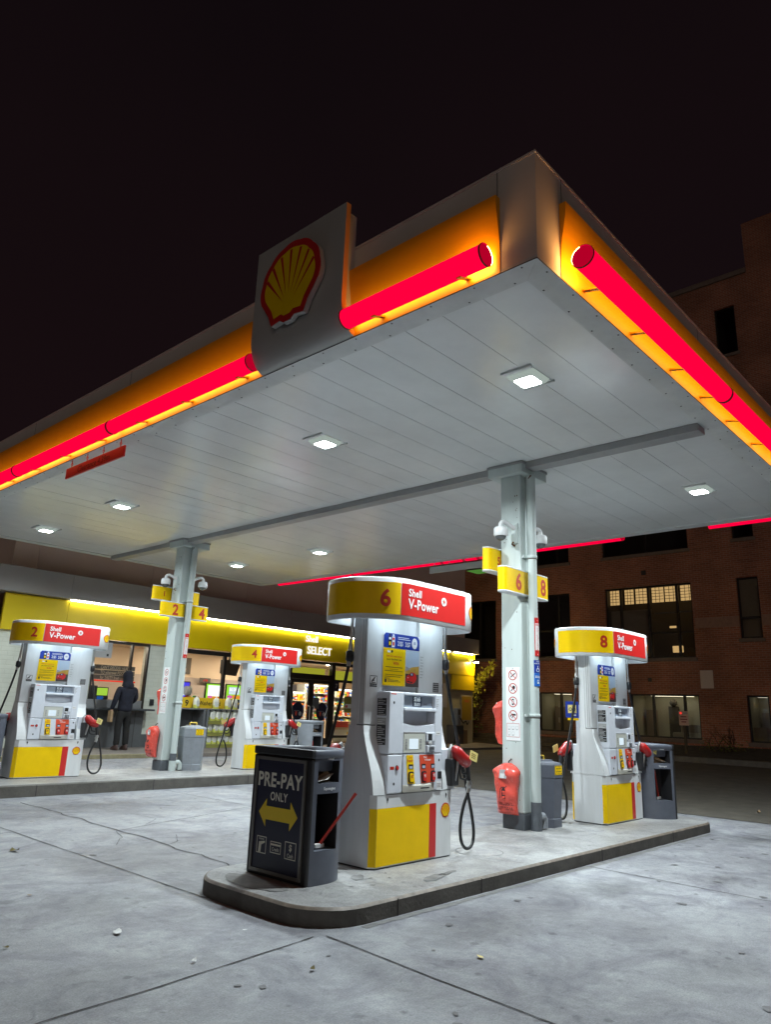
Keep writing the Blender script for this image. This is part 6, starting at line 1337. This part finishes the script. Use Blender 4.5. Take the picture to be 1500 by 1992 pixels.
for y0, y1, z0, z1, mu, ra, kind in WIN:
    b = MB(); f_ = 0.06; xa, xb = BX+0.09, BX+0.15
    b.box(xa, xb, y0+0.002, y0+f_, z0+0.002, z1-0.002, 'window_frame'); b.box(xa, xb, y1-f_, y1-0.002, z0+0.002, z1-0.002, 'window_frame')
    b.box(xa+0.002, xb, y0+f_, y1-f_, z1-f_, z1-0.002, 'window_frame'); b.box(xa+0.002, xb, y0+f_, y1-f_, z0+0.002, z0+f_, 'window_frame')
    for m_ in mu: b.box(xa-0.02, xb, m_-0.045, m_+0.045, z0+f_, z1-f_, 'window_frame')
    for r_, ya, yb in ra: b.box(xa+0.004, xb-0.004, ya+f_, yb-(f_ if yb == y1 else 0.05), r_-0.04, r_+0.04, 'window_frame')
    o = bpart(b, 'window')
    q = MB(); q.add([(BX+0.12, y0+f_, z0+f_), (BX+0.12, y1-f_, z0+f_), (BX+0.12, y1-f_, z1-f_), (BX+0.12, y0+f_, z1-f_)], [(0, 3, 2, 1)], 'glass_dark'); q.build('pane', o)
    q = MB(); q.box(BX-0.05, BX+0.05, y0-0.06, y1+0.06, z0-0.13, z0-0.002, 'stone_sill', 0.008); q.build('sill', o)
    # the room behind: five faces, back wall about a metre in
    dp = 1.2 if kind in ('lit', 'dimlit') else (0.10 if kind == 'blind' else 1.6)
    x2 = BX+0.16+dp; m_ = {'lit': 'room_wall', 'dimlit': 'room_wall', 'blind': 'blind', 'lamps': 'interior_dark', 'dark': 'seam_dark'}[kind]
    q = MB(); a0, a1, c0, c1 = y0, y1, z0, z1; x1_ = BX+0.161
    q.add([(x2, a0, c0), (x2, a1, c0), (x2, a1, c1), (x2, a0, c1)], [(0, 3, 2, 1)], m_)
    for pts in ([(x1_, a0, c0), (x2, a0, c0), (x2, a0, c1), (x1_, a0, c1)], [(x1_, a1, c0), (x2, a1, c0), (x2, a1, c1), (x1_, a1, c1)], [(x1_, a0, c0), (x2, a0, c0), (x2, a1, c0), (x1_, a1, c0)], [(x1_, a0, c1), (x2, a0, c1), (x2, a1, c1), (x1_, a1, c1)]): q.add(pts, [(0,1,2,3)], m_)
    if kind in ('lit', 'dimlit'):
        yc = (y0+y1)/2
        q.box(BX+0.75, BX+0.95, yc-(y1-y0)*0.3, yc+(y1-y0)*0.3, z1-0.05, z1-0.02, 'room_lamp' if kind == 'lit' else 'room_lamp_dim')
        q.box(BX+0.5, BX+0.9, y0+0.3, y0+0.9, z0+0.01, z0+0.5, 'blind'); q.box(x2-0.3, x2-0.05, y1-0.5, y1-0.15, z0+0.01, z0+1.0, 'interior_grey')
        if kind == 'lit' and y1-y0 > 2: q.box(x2-0.25, x2-0.2, 10.9, 11.3, z0+0.01, z0+1.15, 'interior_dark'); q.ball((x2-0.25, 11.1, z0+1.28), 0.14, 'interior_dark'); q.box(BX+0.3, BX+0.6, 9.9, 10.9, z0+0.02, z0+0.22, 'room_wall', 0.05)
        if kind == 'lit' and y1-y0 < 2: q.box(BX+0.18, BX+0.19, 15.40, 15.50, z0+0.95, z0+1.2, 'paper'); q.box(BX+0.18, BX+0.19, 15.42, 15.50, z0+0.35, z0+0.55, 'paper')
    if kind == 'blind': q.box(BX+0.17, x2, y0+0.05, y1-0.05, 5.08, z1-0.05, 'blind')
    if kind == 'lamps':
        for yy, ww in ((12.98, 0.40), (12.36, 0.36), (11.86, 0.46), (11.20, 0.46), (10.66, 0.50), (10.06, 0.50)):
            q.box(BX+0.50, BX+0.52, yy-ww/2, yy+ww/2, 5.86, 6.44, 'warm_lamp')
            for k in range(1, 3): q.box(BX+0.48, BX+0.495, yy-ww/2+ww*k/3-0.008, yy-ww/2+ww*k/3+0.008, 5.86, 6.44, 'window_frame')
            for k in range(1, 5): q.box(BX+0.475, BX+0.49, yy-ww/2, yy+ww/2, 5.86+0.116*k-0.008, 5.86+0.116*k+0.008, 'window_frame')
        q.box(BX+0.4, BX+0.44, 11.45, 13.1, 3.7, 5.6, 'blind'); q.box(BX+0.4, BX+0.43, 9.8, 11.35, 5.40, 5.44, 'grey_plastic')
        q.box(BX+0.9, BX+0.92, 10.5, 10.9, 3.95, 4.2, 'warm_lamp'); q.box(BX+0.6, BX+0.62, 10.6, 10.85, 4.85, 4.93, 'warm_lamp')
    q.build('room', o)
b = MB(); b.box(BX-0.02, BX-0.002, 9.18, 9.63, 2.58, 3.21, 'signboard_pale', 0.003); bpart(b, 'wall_panel')
for y, z, s_ in ((11.5, 6.97, 0.09), (11.5, 2.88, 0.07)):
    b = MB(); b.box(BX-0.03, BX-0.002, y-s_, y+s_, z-s_, z+s_, 'window_frame', 0.004)
    for k in range(4): b.box(BX-0.036, BX-0.03, y-s_+0.01, y+s_-0.01, z-s_+0.02+k*s_*0.45, z-s_+0.03+k*s_*0.45, 'interior_dark')
    bpart(b, 'wall_vent')
t = empty('flood_lamp', (26.4, 18.55, 7.55)); b = MB(); b.box(-0.45, 0.45, -0.4, 0.4, 0.0, 0.14, 'interior_dark', 0.02); b.box(0.4, 1.09, -0.04, 0.04, 0.05, 0.11, 'interior_dark'); b.build('housing', t); b = MB(); b.box(-0.42, 0.42, -0.37, 0.37, -0.02, 0.0, 'glow_green'); b.build('lens', t); tag(t, 'greenish lit square lamp on the dark wall beyond the nearer column', 'lamp')
# planted bank in front of the wall ----------------------------------
b = MB(); n = 24; ys = [2+20*i/n for i in range(n+1)]
b.add([(x, y, z+0.06*noise.noise((x*2, y*1.3, 0))) for y in ys for x, z in ((25.55, 0.30), (26.2, 0.42), (26.9, 0.55), (27.5, 0.62))], [(4*i+j, 4*i+j+1, 4*i+5+j, 4*i+4+j) for i in range(n) for j in range(3)], 'soil', True)
tag(b.build('planted_bank'), kind='structure')
b = MB(); b.box(25.35, 25.55, 2, 12.9, 0.05, 0.30, 'kerb_face', 0.02); tag(b.build('lane_kerb'), kind='structure')
for k in range(3):
    b = MB(); b.box(25.40+k*0.22, 25.60+k*0.22, 13.0, 16.6 if k < 2 else 16.2, 0.10+k*0.18, 0.275+k*0.18, 'wood_sleeper', 0.012)
    tag(b.build('timber_sleeper'), ('lowest', 'middle', 'topmost')[k]+' dark timber sleeper of the bank below the brick wall', 'sleeper', 'timber sleepers of the bank')
for k in range(3):
    b = MB(); b.box(25.62+k*0.22, 25.82+k*0.22, 16.7, 21.0, 0.10+k*0.18, 0.275+k*0.18, 'wood_sleeper', 0.012)
    tag(b.build('timber_sleeper'), ('lowest', 'middle', 'topmost')[k]+' timber sleeper of the bank beside the ivy and the shop end', 'sleeper', 'timber sleepers of the bank')
# post sign
t = empty('parking_sign', (26.0, 9.75, 0.35)); b = MB(); b.box(-0.035, 0.035, -0.04, 0.04, 0, 1.05, 'wood_sleeper', 0.006); b.build('post', t)
b = MB(); b.box(-0.055, -0.04, -0.16, 0.16, 0.93, 1.40, 'lane_sign', 0.004); f = fr_left(-0.056); b.ell(-0.09, 1.335, 0.045, 0.045, f, 'red_glow', 0.001, 14)
for k, w_ in enumerate((0.10, 0.12, 0.08)): b.rect(-w_, w_, 1.20-k*0.085, 1.235-k*0.085, f, 'digit_dark', 0.001)
b.rect(0.0, 0.14, 1.31, 1.36, f, 'grey_plastic', 0.001); b.build('board', t); tag(t, 'small pinkish notice on a short post below the wide lit window', 'sign')
# bare shrub
def twig(b, p, d, L, r, depth, m='twig'):
    q = p+d*L; b.tube([tuple(p), tuple(p+d*L*0.5+Vector((rnd.uniform(-1, 1), rnd.uniform(-1, 1), 0))*L*0.06), tuple(q)], [r, r*0.8, r*0.6], m, 5, False)
    if depth:
        for _ in range(3):
            e = (d+Vector((rnd.uniform(-0.7, 0.7), rnd.uniform(-0.7, 0.7), rnd.uniform(-0.1, 0.5)))).normalized(); twig(b, p+d*L*rnd.uniform(0.45, 1.0), e, L*rnd.uniform(0.5, 0.75), r*0.6, depth-1, m)
def leaf(b, c, s, m, d=None):
    d = d or Vector((rnd.uniform(-1, 1), rnd.uniform(-1, 1), rnd.uniform(-1, 0.6))).normalized(); u = d.cross(Vector((rnd.uniform(-1, 1), rnd.uniform(-1, 1), 1))).normalized(); n_ = d.cross(u)
    b.add([tuple(c), tuple(c+d*s*0.45+u*s*0.28+n_*s*0.05), tuple(c+d*s), tuple(c+d*s*0.45-u*s*0.28+n_*s*0.05)], [(0, 1, 2, 3)], m)
t = empty('bare_shrub', (26.6, 8.75, 0.5)); b = MB()
for _ in range(9): twig(b, Vector((rnd.uniform(-.15, .15), rnd.uniform(-.4, .4), 0)), Vector((rnd.uniform(-.4, .2), rnd.uniform(-.8, .8), 1)).normalized(), rnd.uniform(0.3, 0.5), 0.014, 2)
b.build('branches', t); b = MB()
for _ in range(260): leaf(b, Vector((rnd.gauss(0, .2), rnd.gauss(0, .42), abs(rnd.gauss(0.12, .16)))), rnd.uniform(0.05, 0.10), rnd.choice(['leaf_brown', 'leaf_green']))
b.build('foliage', t); tag(t, 'low dark shrub with bare twigs against the brick wall', 'shrub')
# ivy-hung tree at the shop end
t = empty('ivy_tree', (25.9, 18.55, 0.3)); b = MB()
b.tube(catmull([(0, 0, 0), (0.05, 0.05, 0.8), (-0.05, 0.0, 1.6), (0.05, -0.1, 2.4), (0.0, -0.25, 2.9)], 4), 0.07, 'bark', 8)
for k in range(14): twig(b, Vector((0, 0, 0.6+k*0.17)), Vector((rnd.uniform(-.8, .4), rnd.uniform(-1, 1), 0.7)).normalized(), 0.5, 0.018, 2, 'bark')
arch = catmull([(0.0, 0.05, 1.5), (0.05, -0.1, 2.1), (0.1, -0.45, 2.7), (0.15, -0.95, 3.2)], 8); b.tube(arch, 0.018, 'bark', 6)
b.build('trunk', t); b = MB()
for _ in range(900):
    z = rnd.uniform(0.25, 2.75); r_ = 0.42-0.06*z+0.12*noise.noise((z*2, 1, 1)); a_ = rnd.uniform(0, 6.28); rr_ = r_*math.sqrt(rnd.random())
    if noise.noise((math.cos(a_)*rr_*4, math.sin(a_)*rr_*4, z*2.2)) < -0.08: continue
    leaf(b, Vector((math.cos(a_)*rr_, math.sin(a_)*rr_*1.25, z)), rnd.uniform(0.07, 0.13), rnd.choice(['leaf_green', 'leaf_green', 'leaf_brown']))
for p in arch:
    for _ in range(12): leaf(b, Vector(p)+Vector((rnd.gauss(-.05, .08), rnd.gauss(0, .09), rnd.gauss(-.05, .09))), rnd.uniform(0.13, 0.21), 'leaf_lit', Vector((rnd.uniform(-.5, .5), rnd.uniform(-.8, .2), rnd.uniform(-1, .1))).normalized())
for _ in range(90): leaf(b, Vector((rnd.gauss(0, .12), rnd.gauss(-.1, .16), rnd.uniform(1.9, 2.75))), rnd.uniform(0.08, 0.14), rnd.choice(['leaf_lit', 'leaf_green']))
b.build('crown', t); tag(t, 'ivy covered small tree with a bright yellow green branch, beyond the shop end', 'tree')

# ================================================================== PERSON AT THE PAY WINDOW
def skin(name, parent, chains, m, levels=2, root=0):
    """chains: list of joint lists [(x,y,z,rx,ry)]; a joint may be an index of an earlier one"""
    vs, es, rs_ = [], [], []
    for ch in chains:
        prev = None
        for j in ch:
            if isinstance(j, int): i = j
            else: i = len(vs); vs.append(j[:3]); rs_.append(j[3:5] if len(j) > 4 else (j[3], j[3]))
            if prev is not None: es.append((prev, i))
            prev = i
    me = bpy.data.meshes.new(name); me.from_pydata(vs, es, []); me.materials.append(MATS[m])
    o = bpy.data.objects.new(name, me); scene.collection.objects.link(o); o.parent = parent
    sk = o.modifiers.new('skin', 'SKIN'); sk.use_smooth_shade = True; sk.branch_smoothing = 0.4
    for k, d in enumerate(me.skin_vertices[0].data): d.radius = rs_[k]; d.use_root = (k == root)
    ss = o.modifiers.new('sub', 'SUBSURF'); ss.levels = levels; ss.render_levels = levels
    return o
per = empty('person', (9.20, 16.80, 0.285), R(4)); per.scale = (1.0, 1.0, 1.0)
tag(per, 'person in a dark hooded jacket and black trousers standing at the pay window', 'person')
body = [[(0, 0, 0.96, 0.13, 0.10), (0, 0.005, 1.12, 0.13, 0.095), (0, 0.0, 1.32, 0.15, 0.10), (0, 0.0, 1.47, 0.09, 0.07), (0, 0.02, 1.54, 0.052, 0.052), (0, 0.045, 1.62, 0.075, 0.09), (0, 0.045, 1.72, 0.078, 0.095), (0, 0.04, 1.79, 0.05, 0.06)],
        [0, (-0.10, 0, 0.90, 0.085), (-0.115, 0.01, 0.50, 0.058), (-0.12, -0.01, 0.30, 0.05), (-0.125, -0.015, 0.09, 0.036), (-0.13, 0.10, 0.04, 0.036, 0.03)],
        [0, (0.10, 0, 0.90, 0.085), (0.11, 0.02, 0.50, 0.058), (0.115, 0.0, 0.30, 0.05), (0.115, -0.005, 0.09, 0.036), (0.125, 0.11, 0.04, 0.036, 0.03)],
        [2, (-0.19, 0.0, 1.43, 0.055), (-0.275, -0.02, 1.16, 0.042), (-0.30, 0.06, 0.93, 0.032), (-0.305, 0.075, 0.86, 0.038, 0.022), (-0.305, 0.085, 0.815, 0.030, 0.016)],
        [2, (0.19, 0.0, 1.43, 0.055), (0.265, 0.02, 1.17, 0.042), (0.22, 0.22, 1.05, 0.032), (0.21, 0.29, 1.05, 0.038, 0.022), (0.205, 0.33, 1.05, 0.030, 0.016)]]
# fingers: five each, rooted in the palm
for s_, base, dv, ax in ((-1, 22, Vector((0, 0.02, -1)), Vector((0.0, 1, 0))), (1, 27, Vector((0, 1, -0.15)), Vector((1, 0, 0)))):
    pc_ = Vector((-0.305, 0.08, 0.84)) if s_ < 0 else Vector((0.207, 0.31, 1.05))
    for q, (o_, L_) in enumerate(((-0.027, 0.072), (-0.009, 0.085), (0.009, 0.080), (0.026, 0.062))):
        p0 = pc_+ax*o_+dv*0.02; p1 = p0+dv*L_*0.5+Vector((0.008 if s_ < 0 else 0, 0, -0.006)); p2 = p1+dv*L_*0.4+Vector((0.022 if s_ < 0 else 0, 0, -0.022 if s_ > 0 else 0))
        body.append([base, (*p0, 0.0095), (*p1, 0.0085), (*p2, 0.007)])
    p0 = pc_-ax*0.03-dv*0.02; body.append([base, (*p0, 0.011), (*(p0-ax*0.02+dv*0.03), 0.010), (*(p0-ax*0.022+dv*0.06), 0.008)])
bo = skin('body', per, body, 'skin', 2)
skin('trousers', per, [[(0, 0, 1.0, 0.165, 0.125), (0, 0, 0.90, 0.165, 0.12)], [1, (-0.105, 0.0, 0.78, 0.105, 0.105), (-0.118, 0.012, 0.50, 0.085, 0.088), (-0.122, -0.012, 0.28, 0.076, 0.080), (-0.128, -0.012, 0.08, 0.070, 0.078)], [1, (0.105, 0.0, 0.78, 0.105, 0.105), (0.113, 0.022, 0.50, 0.085, 0.088), (0.118, 0.0, 0.28, 0.076, 0.080), (0.12, -0.004, 0.08, 0.070, 0.078)]], 'cloth_black', 2)
skin('jacket', per, [[(0, 0, 0.84, 0.205, 0.15), (0, 0, 0.96, 0.200, 0.148), (0, -0.01, 1.15, 0.195, 0.145), (0, -0.015, 1.33, 0.205, 0.145), (0, -0.01, 1.45, 0.15, 0.11), (0, 0.0, 1.52, 0.09, 0.085)],
    [3, (-0.215, -0.005, 1.40, 0.080, 0.085), (-0.285, -0.025, 1.16, 0.066, 0.072), (-0.305, 0.045, 0.97, 0.052, 0.056), (-0.308, 0.062, 0.91, 0.046, 0.048)],
    [3, (0.215, -0.005, 1.40, 0.080, 0.085), (0.280, 0.015, 1.17, 0.066, 0.072), (0.235, 0.18, 1.06, 0.052, 0.056), (0.222, 0.25, 1.05, 0.046, 0.048)]], 'cloth_navy', 2)
b = MB(); rings = []
for z, rx, ry, cy in ((1.43, 0.155, 0.12, -0.02), (1.49, 0.145, 0.135, -0.02), (1.55, 0.118, 0.13, 0.0), (1.62, 0.112, 0.128, 0.02), (1.70, 0.114, 0.132, 0.03), (1.77, 0.105, 0.12, 0.032), (1.82, 0.075, 0.09, 0.03), (1.84, 0.03, 0.04, 0.03)):
    rings.append([(rx*math.cos(2*math.pi*k/24)*(1+0.05*noise.noise((k*0.6, z*9, 0))), cy+ry*math.sin(2*math.pi*k/24)*(1+0.05*noise.noise((k*0.6, z*9, 4))), z) for k in range(24)])
n = 24; v = [p for r in rings for p in r]; fs = []
for k in range(len(rings)-1):
    for i in range(n):
        if 3 <= i <= 8 and 2 <= k <= 4: continue               # the face opening, towards the window
        j = (i+1) % n; fs.append((k*n+i, k*n+j, (k+1)*n+j, (k+1)*n+i))
b.add(v, fs, 'cloth_navy', True); b.build('hood', per)
b = MB(); b.ball((-0.03, 0.137, 1.70), 0.011, 'ink_black'); b.ball((0.03, 0.137, 1.70), 0.011, 'ink_black'); b.tube([(0, 0.13, 1.705), (0, 0.16, 1.665), (0, 0.135, 1.655)], [0.01, 0.016, 0.012], 'skin', 8); b.box(-0.025, 0.025, 0.128, 0.136, 1.618, 1.63, 'digit_dark', 0.003); b.build('face', per)
for s_, dx in ((-1, -0.128), (1, 0.122)):
    b = MB(); b.loft([[(dx+hx*math.cos(a)*1.0, cy+hy*math.sin(a), z) for a in [2*math.pi*k/16 for k in range(16)]] for z, hx, hy, cy in ((0.0, 0.050, 0.145, 0.045), (0.025, 0.053, 0.15, 0.045), (0.06, 0.048, 0.13, 0.035), (0.10, 0.045, 0.07, -0.01), (0.13, 0.042, 0.05, -0.015))], 'shoe', True); b.build('shoe', per)
t = empty('paper_bag', (8.885, 16.86, 0.93)); b = MB(); b.box(-0.03, 0.03, -0.08, 0.08, -0.02, 0.24, 'brown_paper', 0.012); b.build('bag', t); tag(t, 'small brown paper bag held at the side of the person by the window', 'bag')
